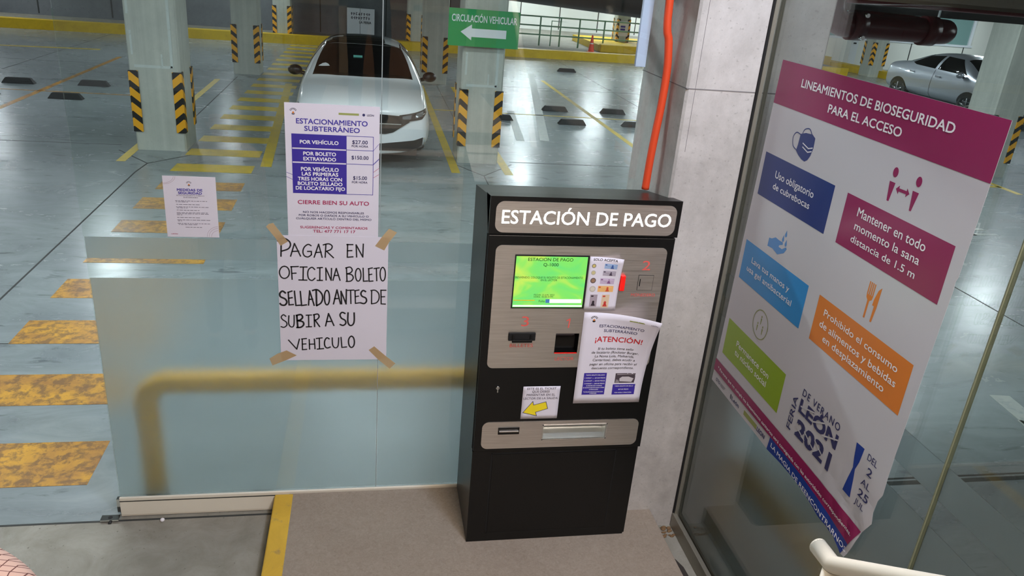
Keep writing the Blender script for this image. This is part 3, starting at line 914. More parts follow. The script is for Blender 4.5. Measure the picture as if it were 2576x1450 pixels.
class Sheet:
    """a flat or curled printed thing: maps (u right, v up, w out) to the world"""

    fine = 0.0

    def __init__(self, name, label, cat, W, H, place, paper, curl=None, thick=0.001, n=1, group=None, outline=None, fine=0.0):
        self.fine = fine
        self.W, self.H, self.place = W, H, place
        self.curl = curl or (lambda u, v: 0.0)
        mb = MB()
        if outline:
            self._add(mb, outline, 0.0004)
            self._add(mb, outline, thick)
            k = len(outline)
            for i in range(k):
                a, b = outline[i], outline[(i + 1) % k]
                mb.face([self.at(a[0], a[1], 0.0004), self.at(b[0], b[1], 0.0004), self.at(b[0], b[1], thick), self.at(a[0], a[1], thick)])
        else:
            g = {}
            for s, w in ((0, 0.0004), (1, thick)):
                for i in range(n + 1):
                    for j in range(n + 1):
                        g[s, i, j] = mb.bm.verts.new(self.at(W * i / n, H * j / n, w))
            for i in range(n):
                for j in range(n):
                    for s in (0, 1):
                        f = mb.bm.faces.new((g[s, i, j], g[s, i + 1, j], g[s, i + 1, j + 1], g[s, i, j + 1]))
                        f.smooth = n > 1
            for i in range(n):
                for (a, b) in (((i, 0), (i + 1, 0)), ((i, n), (i + 1, n)), ((0, i), (0, i + 1)), ((n, i), (n, i + 1))):
                    mb.bm.faces.new((g[0, a[0], a[1]], g[0, b[0], b[1]], g[1, b[0], b[1]], g[1, a[0], a[1]]))
        self.o = mb.build(name, paper, origin=place(W / 2, 0, 0))
        tag(self.o, label, cat, group)

    def at(self, u, v, w):
        return self.place(u, v, w + self.curl(u, v))

    def poly(self, name, pts, material, w=0.0014, label=None):
        mb = MB()
        self._add(mb, pts, w)
        o = mb.build(name, material, self.o, origin=ORG[self.o.name], recalc=False)
        if label:
            o['label'] = label
        return o

    def polys(self, name, lst, material, w=0.0014):
        mb = MB()
        for pts in lst:
            self._add(mb, pts, w)
        return mb.build(name, material, self.o, origin=ORG[self.o.name], recalc=False)

    def _add(self, mb, pts, w):
        bm = bmesh.new()
        area = sum(p[0] * q[1] - q[0] * p[1] for p, q in zip(pts, list(pts[1:]) + [pts[0]]))
        f = bm.faces.new([bm.verts.new((p[0], p[1], 0)) for p in (pts if area > 0 else list(pts)[::-1])])
        f.normal_update()
        bmesh.ops.triangulate(bm, faces=[f], ngon_method='EAR_CLIP')
        for it in range(6 if self.fine else 0):
            es = [e for e in bm.edges if e.calc_length() > self.fine and max(v.co.x for v in e.verts) > 0.4 and min(v.co.y for v in e.verts) < 1.28]
            if not es:
                break
            bmesh.ops.subdivide_edges(bm, edges=es, cuts=1)
            bmesh.ops.triangulate(bm, faces=bm.faces[:])
        new = {v: mb.bm.verts.new(self.at(v.co.x, v.co.y, w)) for v in bm.verts}
        for f in bm.faces:
            mb.bm.faces.new([new[v] for v in f.verts])
        bm.free()

    def rect(self, name, u0, v0, u1, v1, material, w=0.0014, k=1):
        pts = []
        for (a, b) in (((u0, v0), (u1, v0)), ((u1, v0), (u1, v1)), ((u1, v1), (u0, v1)), ((u0, v1), (u0, v0))):
            pts += [(a[0] + (b[0] - a[0]) * i / k, a[1] + (b[1] - a[1]) * i / k) for i in range(k)]
        return self.poly(name, pts, material, w)

    def text(self, name, body, u0, u1, v0, v1, material, bold=0.0, w=0.0022, slope=0.0, label=None, vert=False, shear=0.0, space=1.0):
        """one line of lettering: spans u0..u1, capitals stand from v0 to v1"""
        V, F = glyphs(body, bold, space, shear)
        c0, c1 = cap_height(bold)
        x0, x1 = min(v[0] for v in V), max(v[0] for v in V)
        mb = MB()
        vs = []
        for x, y, dw in V:
            a = (x - x0) / (x1 - x0)
            b = (y - c0) / (c1 - c0)
            u = u0 + (u1 - u0) * a
            v = v0 + (v1 - v0) * b + slope * a
            if vert:      # reads upwards: u0..u1 is the cap height from right to left, v0..v1 the run
                u, v = u1 - (u1 - u0) * b, v0 + (v1 - v0) * a
            vs.append(mb.bm.verts.new(self.at(u, v, w + dw)))
        for f in F:
            try:
                mb.bm.faces.new([vs[i] for i in f])
            except ValueError:
                pass
        o = mb.build(name, material, self.o, origin=ORG[self.o.name], recalc=False)
        if label:
            o['label'] = label
        return o

    def ribbon(self, mb, pts, width, smooth=False, w=0.0016, split=True):
        if smooth and len(pts) > 2:
            q = []
            closed = (Vector(pts[0]) - Vector(pts[-1])).length < 1e-6
            n = len(pts)
            for i in range(n - 1):
                g = [pts[(j % (n - 1)) if closed else max(0, min(n - 1, j))] for j in (i - 1, i, i + 1, i + 2)]
                p0, p1, p2, p3 = [Vector(a) for a in g]
                for k in range(5):
                    t = k / 5
                    q.append(0.5 * ((2 * p1) + (p2 - p0) * t + (2 * p0 - 5 * p1 + 4 * p2 - p3) * t * t + (3 * p1 - p0 - 3 * p2 + p3) * t ** 3))
            q.append(Vector(pts[-1]))
            pts = q
        if not smooth and len(pts) > 2 and split:
            for a, b in zip(pts, pts[1:]):
                self.ribbon(mb, [a, b], width, False, w)
                w += 0.00003
            return
        pts = [Vector(p) for p in pts]
        L, R_ = [], []
        for i, p in enumerate(pts):
            a = pts[max(0, i - 1)]
            b = pts[min(len(pts) - 1, i + 1)]
            d = (b - a)
            if i not in (0, len(pts) - 1):
                d1, d2 = (p - a).normalized(), (b - p).normalized()
                d = d1 + d2 if (d1 + d2).length > 0.2 else d1
            d = d.normalized()
            e = d * (width * 0.35 if i == len(pts) - 1 else (-width * 0.35 if i == 0 else 0))
            n_ = Vector((-d.y, d.x)) * width / 2
            L.append(p + e + n_)
            R_.append(p + e - n_)
        lv = [mb.bm.verts.new(self.at(p.x, p.y, w)) for p in L]
        rv = [mb.bm.verts.new(self.at(p.x, p.y, w)) for p in R_]
        for i in range(len(pts) - 1):
            mb.bm.faces.new((lv[i], rv[i], rv[i + 1], lv[i + 1]))

    def done(self, mb, name, material):
        return mb.build(name, material, self.o, origin=ORG[self.o.name], recalc=False)


def front(x0, y, z0):
    return lambda u, v, w: Vector((x0 + u, y - w, z0 + v))


def ring_pts(cx, cy, rx, ry, n=28, a0=0, a1=360):
    return [(cx + rx * math.cos(math.radians(a0 + (a1 - a0) * i / n)), cy + ry * math.sin(math.radians(a0 + (a1 - a0) * i / n))) for i in range(n + (0 if a1 - a0 == 360 else 1))]


# small emblem: an arc of dots over a dark round foot
def emblem(S, cx, cy, r, dark, warm):
    mb = MB()
    for k in range(5):
        a = math.radians(25 + 32.5 * k)
        S._add(mb, ring_pts(cx + r * 0.68 * math.cos(a), cy + r * 0.68 * math.sin(a), r * 0.13, r * 0.15, 10), 0.0016)
    S.ribbon(mb, ring_pts(cx, cy - r * 0.05, r, r * 0.95, 14, 28, 152), r * 0.10)
    S._add(mb, ring_pts(cx, cy - r * 0.55, r * 0.42, r * 0.30, 16), 0.0016)
    S.done(mb, 'emblem', dark)
    S.poly('emblem_heart', ring_pts(cx, cy - r * 0.22, r * 0.24, r * 0.26, 14), warm, 0.0018)


# ---- fee poster on the glass
Y_IN = 3.3945
FS = Sheet('fee_poster', 'white parking fee poster with violet price table stuck on the glass', 'poster', 0.396, 0.590, front(-0.338, Y_IN, 1.507), M['paper'])
fx, fz = -0.338, 1.507


def F_(a, b, c, d):
    return a - fx, b - fx, c - fz, d - fz


FS.text('title_lettering', 'ESTACIONAMIENTO', *F_(-0.291, 0.007, 2.011, 2.033), M['ink_violet'], 0.018)
FS.text('title_lettering', 'SUBTERRÁNEO', *F_(-0.258, -0.026, 1.981, 2.002), M['ink_violet'], 0.018)
for v0, v1 in ((1.907, 1.965), (1.846, 1.901), (1.707, 1.840)):
    FS.rect('violet_row', -0.311 - fx, v0 - fz, -0.083 - fx, v1 - fz, M['violet_block'])
mb = MB()
for p in ([(-0.311, 1.966), (0.032, 1.966), (0.032, 1.706), (-0.311, 1.706), (-0.311, 1.966)], [(-0.083, 1.905), (0.032, 1.905)], [(-0.083, 1.843), (0.032, 1.843)], [(-0.083, 1.966), (-0.083, 1.706)]):
    FS.ribbon(mb, [(a - fx, b - fz) for a, b in p], 0.0022)
FS.done(mb, 'table_rule', M['ink_violet'])
for s, a, b, c, d in [('POR VEHÍCULO', -0.278, -0.116, 1.925, 1.941), ('POR BOLETO', -0.265, -0.127, 1.875, 1.891), ('EXTRAVIADO', -0.265, -0.127, 1.852, 1.868),
                      ('POR VEHÍCULO', -0.276, -0.116, 1.806, 1.823), ('LAS PRIMERAS', -0.273, -0.118, 1.785, 1.801), ('TRES HORAS CON', -0.290, -0.102, 1.763, 1.779),
                      ('BOLETO SELLADO', -0.291, -0.100, 1.742, 1.758), ('DE LOCATARIO FIJO', -0.300, -0.089, 1.721, 1.737)]:
    FS.text('row_lettering', s, *F_(a, b, c, d), M['white_ink'], 0.03)
for s, a, b, c, d in [('$27.00', -0.058, 0.008, 1.933, 1.949), ('POR HORA', -0.060, 0.010, 1.919, 1.928), ('$150.00', -0.061, 0.012, 1.865, 1.881), ('$15.00', -0.054, 0.006, 1.774, 1.790), ('POR HORA', -0.059, 0.008, 1.758, 1.767)]:
    FS.text('price_lettering', s, *F_(a, b, c, d), M['ink_navy'], 0.012)
FS.text('slogan_lettering', 'CIERRE BIEN SU AUTO', *F_(-0.293, 0.016, 1.656, 1.674), M['ink_rose'], 0.015)
for s, a, b, c, d in [('NO NOS HACEMOS RESPONSABLES', -0.271, -0.006, 1.615, 1.624), ('POR ROBOS O DAÑOS A SU VEHÍCULO O', -0.290, 0.015, 1.600, 1.609), ('CUALQUIER ARTÍCULO DENTRO DEL MISMO', -0.302, 0.027, 1.585, 1.594)]:
    FS.text('notice_lettering', s, *F_(a, b, c, d), M['ink_navy'], 0.008)
FS.text('contact_lettering', 'SUGERENCIAS Y COMENTARIOS', *F_(-0.285, 0.010, 1.543, 1.554), M['ink_rose'], 0.012)
FS.text('contact_lettering', 'TEL: 477 771 17 17', *F_(-0.230, -0.044, 1.524, 1.537), M['ink_rose'], 0.015)
emblem(FS, -0.302 - fx, 2.060 - fz, 0.016, M['ink_grey'], M['orange_block'])
FS.rect('olive_logo_bar', -0.115 - fx, 2.055 - fz, -0.03 - fx, 2.064 - fz, M['ink_olive'])
FS.text('city_lettering', 'LEÓN', *F_(0.004, 0.033, 2.055, 2.063), M['ink_navy'], 0.01)
FS.poly('city_crest', ring_pts(-0.010 - fx, 2.059 - fz, 0.006, 0.006, 14), M['ink_navy'])
mb = MB()
for p in ([(-0.337, 1.797), (-0.31, 1.787)], [(-0.337, 1.778), (-0.31, 1.765)], [(0.032, 1.845), (0.057, 1.871)], [(0.032, 1.842), (0.057, 1.868)], [(0.032, 1.905), (0.055, 1.935)]):
    FS.ribbon(mb, [(a - fx, b - fz) for a, b in p], 0.0016)
FS.done(mb, 'corner_swoosh', M['ink_violet'])
mb = MB()
for p in ([(0.034, 1.810), (0.057, 1.828)], [(0.034, 1.785), (0.057, 1.800)]):
    FS.ribbon(mb, [(a - fx, b - fz) for a, b in p], 0.0016)
FS.done(mb, 'corner_swoosh', M['ink_rose'])

# ---- small safety sheet
MS = Sheet('safety_sheet', 'small white safety rules sheet stuck alone on the frosted glass', 'notice', 0.214, 0.273, front(-0.846, Y_IN, 1.491), M['paper'])
mx_, mz_ = -0.846, 1.491


def m_(a, b, c, d):
    return a - mx_, b - mx_, c - mz_, d - mz_


MS.text('title_lettering', 'MEDIDAS DE', *m_(-0.791, -0.688, 1.699, 1.710), M['ink_violet'], 0.03)
MS.text('title_lettering', 'SEGURIDAD', *m_(-0.787, -0.691, 1.685, 1.696), M['ink_violet'], 0.03)
MS.text('subtitle_lettering', 'ESTACIONAMIENTO PÚBLICO', *m_(-0.794, -0.682, 1.677, 1.6815), M['ink_grey'])
MS.text('subtitle_lettering', 'SUBTERRÁNEO', *m_(-0.767, -0.708, 1.669, 1.6735), M['ink_grey'])
emblem(MS, -0.741 - mx_, 1.731 - mz_, 0.012, M['ink_grey'], M['orange_block'])
rnd = random.Random(7)
for a, b, z in [(-0.802, -0.669, 1.654), (-0.80, -0.745, 1.649), (-0.799, -0.704, 1.638), (-0.80, -0.668, 1.627), (-0.798, -0.749, 1.622), (-0.799, -0.706, 1.612), (-0.80, -0.668, 1.601), (-0.80, -0.664, 1.596),
                (-0.80, -0.778, 1.591), (-0.80, -0.702, 1.579), (-0.80, -0.662, 1.568), (-0.798, -0.781, 1.563), (-0.800, -0.667, 1.552), (-0.796, -0.716, 1.547), (-0.769, -0.701, 1.535)]:
    mb = MB()
    x = a
    while x < b - 0.004:
        e = min(b, x + 0.005 + 0.014 * rnd.random())
        MS._add(mb, [(x - mx_, z - mz_), (e - mx_, z - mz_), (e - mx_, z + 0.0022 - mz_), (x - mx_, z + 0.0022 - mz_)], 0.0014)
        x = e + 0.003
    MS.done(mb, 'small_print', M['ink_grey'])
mb = MB()
for r in (0.045, 0.052):
    MS.ribbon(mb, ring_pts(0.0, 0.273, r, r * 0.7, 12, 272, 358), 0.0012)
for r in (0.03, 0.04, 0.048):
    MS.ribbon(mb, ring_pts(0.212, 0.002, r, r, 12, 92, 178), 0.0012)
MS.done(mb, 'corner_swoosh', mat('mauve_ink', rgb(170, 150, 160), 0.6))
MS.text('footer_lettering', 'LEÓN', *m_(-0.829, -0.803, 1.503, 1.507), M['ink_rose'], 0.01)

# ---- handwritten sheet, strokes traced from the marker lines
HX, HZ, HW, HH = -0.389, 0.876, 0.494, 0.632
HS = Sheet('handwritten_sheet', 'large white sheet with black handwritten marker message taped under the fee poster', 'notice', HW, HH, front(HX, Y_IN - 0.0015, HZ), M['paper'])
HAND=[(9,0,[40,961,33,841]),(9,1,[8,956,31,973,74,976,112,953,119,924,96,897,42,881]),(8,0,[118,842,155,940,206,844]),(8,0,[134,879,192,882]),(8,1,[302,925,275,935,241,913,228,878,240,848,273,839,303,856]),(8,0,[303,856,303,882,269,881]),(8,0,[327,837,369,938,399,837]),(8,0,[342,874,392,877]),(8,0,[434,938,426,838]),(8,1,[410,933,458,942,489,926,479,900,436,884]),(8,0,[440,884,501,835]),(8,0,[629,941,626,841,678,845]),(8,0,[622,938,677,939]),(8,0,[628,891,668,893]),(8,0,[711,843,706,938,767,844,771,945]),(8,1,[60,764,82,758,97,741,102,718,96,694,79,677,57,670,35,676,20,693,14,717,21,740,38,758,60,764]),(8,0,[121,763,125,663]),(8,0,[116,761,184,764]),(8,0,[125,710,162,712]),(8,0,[228,758,223,658]),(8,0,[199,760,262,761]),(8,0,[185,659,258,658]),(8,1,[330,742,306,759,276,742,266,707,275,669,304,656,331,674]),(8,0,[377,756,374,657]),(8,0,[353,755,400,758]),(8,0,[350,657,399,657]),(8,0,[432,660,430,755,478,658,482,753]),(8,0,[494,658,525,753,559,659]),(8,0,[507,697,547,698]),(8,0,[618,759,623,655]),(8,1,[611,757,652,764,671,742,657,721,625,711]),(8,1,[625,711,667,703,680,678,657,654,615,651]),(8,1,[725,754,738,748,747,730,751,704,748,679,739,661,726,654,713,660,704,679,700,704,703,729,712,747,725,754]),(8,0,[771,757,775,653,814,656]),(8,0,[822,753,827,653,863,656]),(8,0,[819,753,856,760]),(8,0,[824,705,852,710]),(8,0,[893,756,898,658]),(8,0,[871,755,920,761]),(8,1,[952,765,964,758,974,739,978,712,975,684,967,665,954,657,942,664,933,684,929,711,931,738,940,758,952,765]),(11,1,[61,555,34,570,10,550,16,525,55,508,71,483,53,459,23,459,9,471]),(9,0,[86,562,90,460,130,463]),(9,0,[83,560,121,571]),(9,0,[87,513,121,518]),(9,0,[142,571,152,455,192,458]),(9,0,[195,569,204,455,249,461]),(9,0,[267,458,280,574,319,456]),(9,0,[272,505,307,507]),(11,0,[340,579,341,457]),(10,1,[306,576,348,583,387,554,398,515,381,476,341,454]),(9,1,[438,578,450,570,458,549,461,520,458,490,449,469,437,461,425,469,417,490,414,519,417,549,426,570,438,578]),(9,0,[497,468,530,583,562,469]),(9,0,[507,511,550,514]),(9,0,[572,469,567,572,614,469,617,586]),(8,0,[656,579,659,472]),(8,0,[625,579,687,582]),(8,0,[697,578,701,474,738,479]),(8,0,[694,576,734,583]),(8,0,[699,528,730,533]),(10,1,[796,570,771,579,752,557,762,533,797,518,804,492,783,473,748,479]),(8,0,[852,575,852,473]),(8,1,[844,579,885,581,918,554,921,510,897,480,852,471]),(8,0,[939,582,943,471,983,469]),(8,0,[937,582,986,582]),(8,0,[940,528,975,530]),(8,1,[57,367,36,380,15,363,26,341,59,320,63,295,37,277,10,283]),(8,1,[85,372,81,307,103,280,128,295,133,376]),(11,0,[157,376,163,278]),(11,1,[153,374,195,381,210,359,189,338,162,332]),(11,1,[162,332,209,323,218,299,193,278,155,275]),(8,0,[265,377,265,282]),(8,0,[243,376,293,378]),(8,0,[241,280,291,282]),(9,0,[317,381,319,282]),(9,1,[310,379,350,386,362,364,344,343,319,334]),(9,0,[326,334,366,282]),(9,0,[421,287,450,390,499,291]),(9,0,[432,324,484,326]),(10,1,[604,391,576,400,557,380,570,352,603,335,610,309,585,292,557,300]),(10,1,[632,397,630,322,650,292,677,299,690,331,689,396]),(8,0,[74,171,148,94,175,179]),(8,0,[201,181,201,89,241,92]),(8,0,[196,179,241,183]),(8,0,[200,136,235,138]),(8,0,[266,175,268,93]),(8,0,[314,179,319,95]),(8,0,[267,135,316,136]),(8,0,[361,186,361,95]),(8,0,[332,183,388,188]),(8,0,[339,93,400,97]),(9,1,[454,179,431,188,411,162,411,123,431,102,463,110]),(8,1,[482,188,486,127,509,103,536,119,543,188]),(8,0,[565,192,573,106,618,110]),(9,1,[664,201,678,194,688,177,692,153,689,129,679,112,664,105,650,112,640,129,636,153,639,177,650,194,664,201])]
k_ = 0.000760
lines_ = {}
for w_, s_, q in HAND:
    pts = [(q[i] / 1000, q[i + 1] / 1000) for i in range(0, len(q), 2)]
    vc = sum(p[1] for p in pts) / len(pts)
    li = 0 if vc > 0.80 else 1 if vc > 0.62 else 2 if vc > 0.43 else 3 if vc > 0.24 else 4
    lines_.setdefault(li, []).append((w_, s_, [(p[0] * HW, p[1] * HH) for p in pts]))
for li in sorted(lines_):
    mb = MB()
    for w_, s_, pts in lines_[li]:
        HS.ribbon(mb, pts, w_ * k_, bool(s_))
    HS.done(mb, 'handwritten_lettering', M['ink_black'])


def tape_piece(pts, label):
    mb = MB()
    lo = [mb.bm.verts.new((x, Y_IN - 0.0030, z)) for x, z in pts]
    hi = [mb.bm.verts.new((x, Y_IN - 0.0036, z)) for x, z in pts]
    mb.bm.faces.new(lo)
    mb.bm.faces.new(hi[::-1])
    for i in range(len(pts)):
        mb.bm.faces.new((lo[i], lo[(i + 1) % len(pts)], hi[(i + 1) % len(pts)], hi[i]))
    tag(mb.build('tape_strip', M['tape_clear'], origin=(pts[0][0], Y_IN, pts[0][1])), label, 'tape', 'masking tape strips of the handwritten sheet')


mt = mat('thin_masking_tape', rgb(206, 176, 134), 0.45)
tr = N(mt, 'ShaderNodeBsdfTransparent')
tr.inputs[0].default_value = (0.92, 0.90, 0.80, 1)
mx = N(mt, 'ShaderNodeMixShader')
mx.inputs[0].default_value = 0.40
LK(mt, mt.node_tree.nodes['Principled BSDF'].outputs[0], mx.inputs[1])
LK(mt, tr.outputs[0], mx.inputs[2])
LK(mt, mx.outputs[0], mt.node_tree.nodes['Material Output'].inputs[0])
M['tape_clear'] = mt
tape_piece([(-0.432, 1.547), (-0.420, 1.560), (-0.401, 1.565), (-0.365, 1.512), (-0.340, 1.479), (-0.373, 1.458), (-0.392, 1.492)], 'tape strip on the top corner of the handwritten sheet beside the first letter')
tape_piece([(0.045, 1.465), (0.087, 1.444), (0.110, 1.487), (0.143, 1.532), (0.107, 1.550), (0.078, 1.513)], 'tape strip on the top corner of the handwritten sheet near the glass joint')
tape_piece([(-0.443, 0.886), (-0.430, 0.849), (-0.372, 0.874), (-0.317, 0.902), (-0.363, 0.929), (-0.405, 0.912)], 'tape strip on the bottom corner of the handwritten sheet, wide and torn')
tape_piece([(0.021, 0.928), (0.047, 0.948), (0.100, 0.897), (0.151, 0.853), (0.123, 0.824), (0.070, 0.872)], 'tape strip on the bottom corner of the handwritten sheet crossing the glass joint')

# ---- payment machine
KX = thing('payment_machine', (0.89, 3.15, 0.11), 'black upright parking payment machine with steel panels and a lit green screen', 'payment machine')
KY = 2.945
mb = MB()
mb.prism([(2.957, 0.11), (3.372, 0.11), (3.372, 1.776), (2.962, 1.845), (2.957, 1.845)], 'x', 0.491, 1.293)
mb.box(0.491, 1.282, 2.947, 2.96, 0.11, 0.630)
mb.build('cabinet', M['black_steel'], KX)
MB().box(0.493, 1.297, 2.940, 2.958, 0.634, 1.686, 0.003).build('upper_door', M['black_steel'], KX)
mb = MB()
mb.prism([(2.940, 1.690), (2.958, 1.690), (3.05, 1.832), (3.05, 1.834), (2.940, 1.850)], 'x', 0.491, 1.303)
mb.build('header_box', M['black_steel'], KX)
MB().box(0.4895, 0.4915, 2.962, 2.968, 0.64, 1.686).build('door_gap', M['dark_gap'], KX)
sp = MB().box(0.588, 1.178, 2.9445, 2.948, 0.162, 0.612).build('service_panel', M['black_steel'], KX)
mb = MB()
for a in ((0.580, 0.586, 0.156, 0.618), (1.180, 1.185, 0.156, 0.618), (0.580, 1.185, 0.614, 0.619), (0.580, 1.185, 0.155, 0.160)):
    mb.box(a[0], a[1], 2.9462, 2.948, a[2], a[3])
mb.build('panel_groove', M['dark_gap'], KX)


def rrect(x0, x1, z0, z1, r, n=8):
    out = []
    for cx, cz, a0 in ((x1 - r, z1 - r, 0), (x0 + r, z1 - r, 90), (x0 + r, z0 + r, 180), (x1 - r, z0 + r, 270)):
        out += [(cx + r * math.cos(math.radians(a0 + 90 * i / n)), cz + r * math.sin(math.radians(a0 + 90 * i / n))) for i in range(n + 1)]
    return out


def plate(name, x0, x1, z0, z1, r, material, y1=2.9405, t=0.003, parent=KX):
    mb = MB()
    mb.prism(rrect(x0, x1, z0, z1, r), 'y', y1 - t, y1)
    return mb.build(name, material, parent)


hp_ = plate('header_panel', 0.515, 1.283, 1.698, 1.830, 0.034, M['steel'])
mp_ = plate('main_panel', 0.526, 1.269, 1.071, 1.643, 0.026, M['steel'])
lp_ = plate('lower_panel', 0.526, 1.269, 0.650, 0.792, 0.030, M['steel'])


def cut(objs, x0, x1, y0, y1, z0, z1):
    """opens a rectangular recess through the listed parts"""
    k = MB().box(x0, x1, y0, y1, z0, z1).build('cutter', None)
    for o in objs:
        md = o.modifiers.new('b', 'BOOLEAN')
        md.operation, md.object, md.solver = 'DIFFERENCE', k, 'EXACT'
        me = bpy.data.meshes.new_from_object(o.evaluated_get(bpy.context.evaluated_depsgraph_get()))
        o.modifiers.clear()
        o.data = me
    bpy.data.objects.remove(k, do_unlink=True)


KP = {c_.name.split('.')[0]: c_ for c_ in KX.children}
cut([KP['cabinet'], KP['upper_door'], lp_], 0.810, 1.112, 2.90, 3.005, 0.694, 0.768)
cut([KP['cabinet'], KP['upper_door'], mp_], 0.820, 0.925, 2.90, 2.995, 1.141, 1.239)


def ktext(name, body, x0, x1, z0, z1, material, bold=0.0, y=2.9368, parent=KX, depth=0.0):
    V, F = glyphs(body, bold)
    c0, c1 = cap_height(bold)
    a0, a1 = min(v[0] for v in V), max(v[0] for v in V)
    mb = MB()
    vs = [mb.bm.verts.new((x0 + (x1 - x0) * (v[0] - a0) / (a1 - a0), y - v[2], z0 + (z1 - z0) * (v[1] - c0) / (c1 - c0))) for v in V]
    for f in F:
        try:
            mb.bm.faces.new([vs[i] for i in f])
        except ValueError:
            pass
    return mb.build(name, material, parent, recalc=False)


ktext('backlit_lettering', 'ESTACIÓN DE PAGO', 0.541, 1.262, 1.737, 1.793, M['sign_letters'], 0.005, parent=hp_)
sb = MB().box(0.609, 0.9285, 2.9345, 2.9375, 1.360, 1.604, 0.001).build('screen_bezel', M['dark_gap'], mp_)
MB().box(0.614, 0.920, 2.9330, 2.9350, 1.367, 1.598).build('screen', M['screen'], mp_)
SY = 2.9325
for s, a, b, c, d, bo in [('ESTACION DE PAGO', 0.664, 0.857, 1.578, 1.592, 0.008), ('Q-1000', 0.731, 0.796, 1.555, 1.569, 0.008), ('BIENVENIDO, COLOQUE SU BOLETO DE ESTACIONAMIENTO', 0.616, 0.908, 1.4995, 1.5085, 0.008),
                      ('EN EL LECTOR', 0.726, 0.797, 1.488, 1.4965, 0.008), ('FECHA: 23 JUN. 2023', 0.703, 0.791, 1.421, 1.428, 0.008), ('HORA:  05:28:34 PM', 0.703, 0.786, 1.412, 1.419, 0.008), ('Folio', 0.727, 0.753, 1.3905, 1.4005, 0.008)]:
    ktext('screen_lettering', s, a, b, c, d, M['screen_text'], bo, SY, mp_)
MB().box(0.773, 0.913, 2.9325, 2.9332, 1.3875, 1.4045).build('folio_field', M['screen_white'], mp_)
MB().box(0.756, 0.774, 2.9325, 2.9332, 1.3875, 1.4045).build('folio_icon', M['light_blue'], mp_)
MB().box(0.617, 0.709, 2.9325, 2.9332, 1.397, 1.401).build('progress_bar', M['yellow_print'], mp_)
MB().box(0.616, 0.918, 2.9325, 2.9332, 1.370, 1.3765).build('status_bar', M['screen_white'], mp_)
for s, a, b, c, d, bo in [('2', 1.166, 1.203, 1.541, 1.584, 0), ('3', 0.661, 0.694, 1.275, 1.321, 0), ('BILLETES', 0.619, 0.722, 1.174, 1.190, 0), ('LECTOR', 0.827, 0.913, 1.107, 1.123, 0), ('MONEDERO', 1.134, 1.244, 1.418, 1.432, 0)]:
    ktext('engraved_lettering', s, a, b, c, d, M['etch_red'], bo, parent=mp_)
mb = MB()
mb.prism([(0.869, 1.267), (0.8745, 1.267), (0.8775, 1.312), (0.8735, 1.312), (0.860, 1.303), (0.860, 1.2985), (0.8715, 1.3045)], 'y', 2.9362, 2.9368)
mb.build('engraved_lettering', M['etch_red'], mp_)
# note slot, ticket reader, coin slot, red reject button
MB().box(0.609, 0.728, 2.928, 2.9378, 1.208, 1.246, 0.003).build('banknote_slot', M['dark_gap'], mp_)
MB().box(0.624, 0.713, 2.920, 2.930, 1.203, 1.216, 0.002).box(0.624, 0.634, 2.922, 2.93, 1.216, 1.24).box(0.703, 0.713, 2.922, 2.93, 1.216, 1.24).build('banknote_mouth', M['black_steel'], mp_)
MB().box(0.8205, 0.9245, 2.992, 2.9945, 1.1415, 1.2385).build('ticket_reader', M['dark_gap'], mp_)
mb = MB()
mb.prism([(2.990, 1.200), (2.990, 1.238), (2.945, 1.238), (2.945, 1.229)], 'x', 0.822, 0.905)
mb.build('reader_shelf', mat('dark_reader_plastic', rgb(70, 66, 72), 0.35), mp_)
MB().box(0.822, 0.923, 2.936, 2.942, 1.1415, 1.1435).build('reader_lip', M['red_plastic'], mp_)
MB().box(1.158, 1.224, 2.9352, 2.9374, 1.449, 1.517).build('coin_plate', M['steel'], mp_)
mb = MB()
for a in ((1.1565, 1.158, 1.448, 1.518), (1.224, 1.2255, 1.448, 1.518), (1.1565, 1.2255, 1.517, 1.5185), (1.1565, 1.2255, 1.4475, 1.449)):
    mb.box(a[0], a[1], 2.936, 2.9374, a[2], a[3])
mb.build('coin_plate_gap', M['dark_gap'], mp_)
MB().box(1.1635, 1.1675, 2.9345, 2.9355, 1.467, 1.501).build('coin_slot', M['dark_gap'], mp_)
MB().box(1.0735, 1.096, 2.922, 2.9375, 1.448, 1.519, 0.004).build('reject_button', M['red_plastic'], mp_)
# lock, lower slot and tray
MB().lathe([(0.009, 0.0), (0.009, -0.006), (0.007, -0.008)], (0.582, 2.9405, 0.972), axis='y', n=18).box(0.579, 0.585, 2.931, 2.9395, 0.950, 0.968, 0.001).build('lock', M['chrome'], KX)
MB().box(0.600, 0.698, 2.9335, 2.9372, 0.728, 0.764, 0.001).build('ticket_slot', M['black_steel'], lp_)
MB().box(0.604, 0.694, 2.926, 2.934, 0.744, 0.750, 0.001).build('slot_lip', M['steel'], lp_)
mb = MB()   # scooped return tray
rows = []
N_ = 12
for i in range(N_ + 1):
    t = i / N_
    yy = 2.940 + 0.056 * math.sin(math.pi * t) ** 0.8
    zz = 0.7675 - 0.073 * t
    rows.append((mb.bm.verts.new((0.8105, yy, zz)), mb.bm.verts.new((1.1115, yy, zz))))
for a, b in zip(rows, rows[1:]):
    mb.bm.faces.new((a[0], a[1], b[1], b[0])).smooth = True
mb.build('return_tray', M['tray'], lp_)
mb = MB()
for a in ((0.8065, 0.811, 0.690, 0.772), (1.111, 1.1155, 0.690, 0.772), (0.8065, 1.1155, 0.690, 0.6945), (0.8065, 1.1155, 0.768, 0.772)):
    mb.box(a[0], a[1], 2.9355, 2.9385, a[2], a[3])
mb.build('tray_rim', M['chrome'], lp_)
MB().prism([(2.940, 0.696), (2.990, 0.70), (2.990, 0.765), (2.940, 0.767)], 'x', 1.1085, 1.1115).build('tray_cheek', M['tray'], lp_)
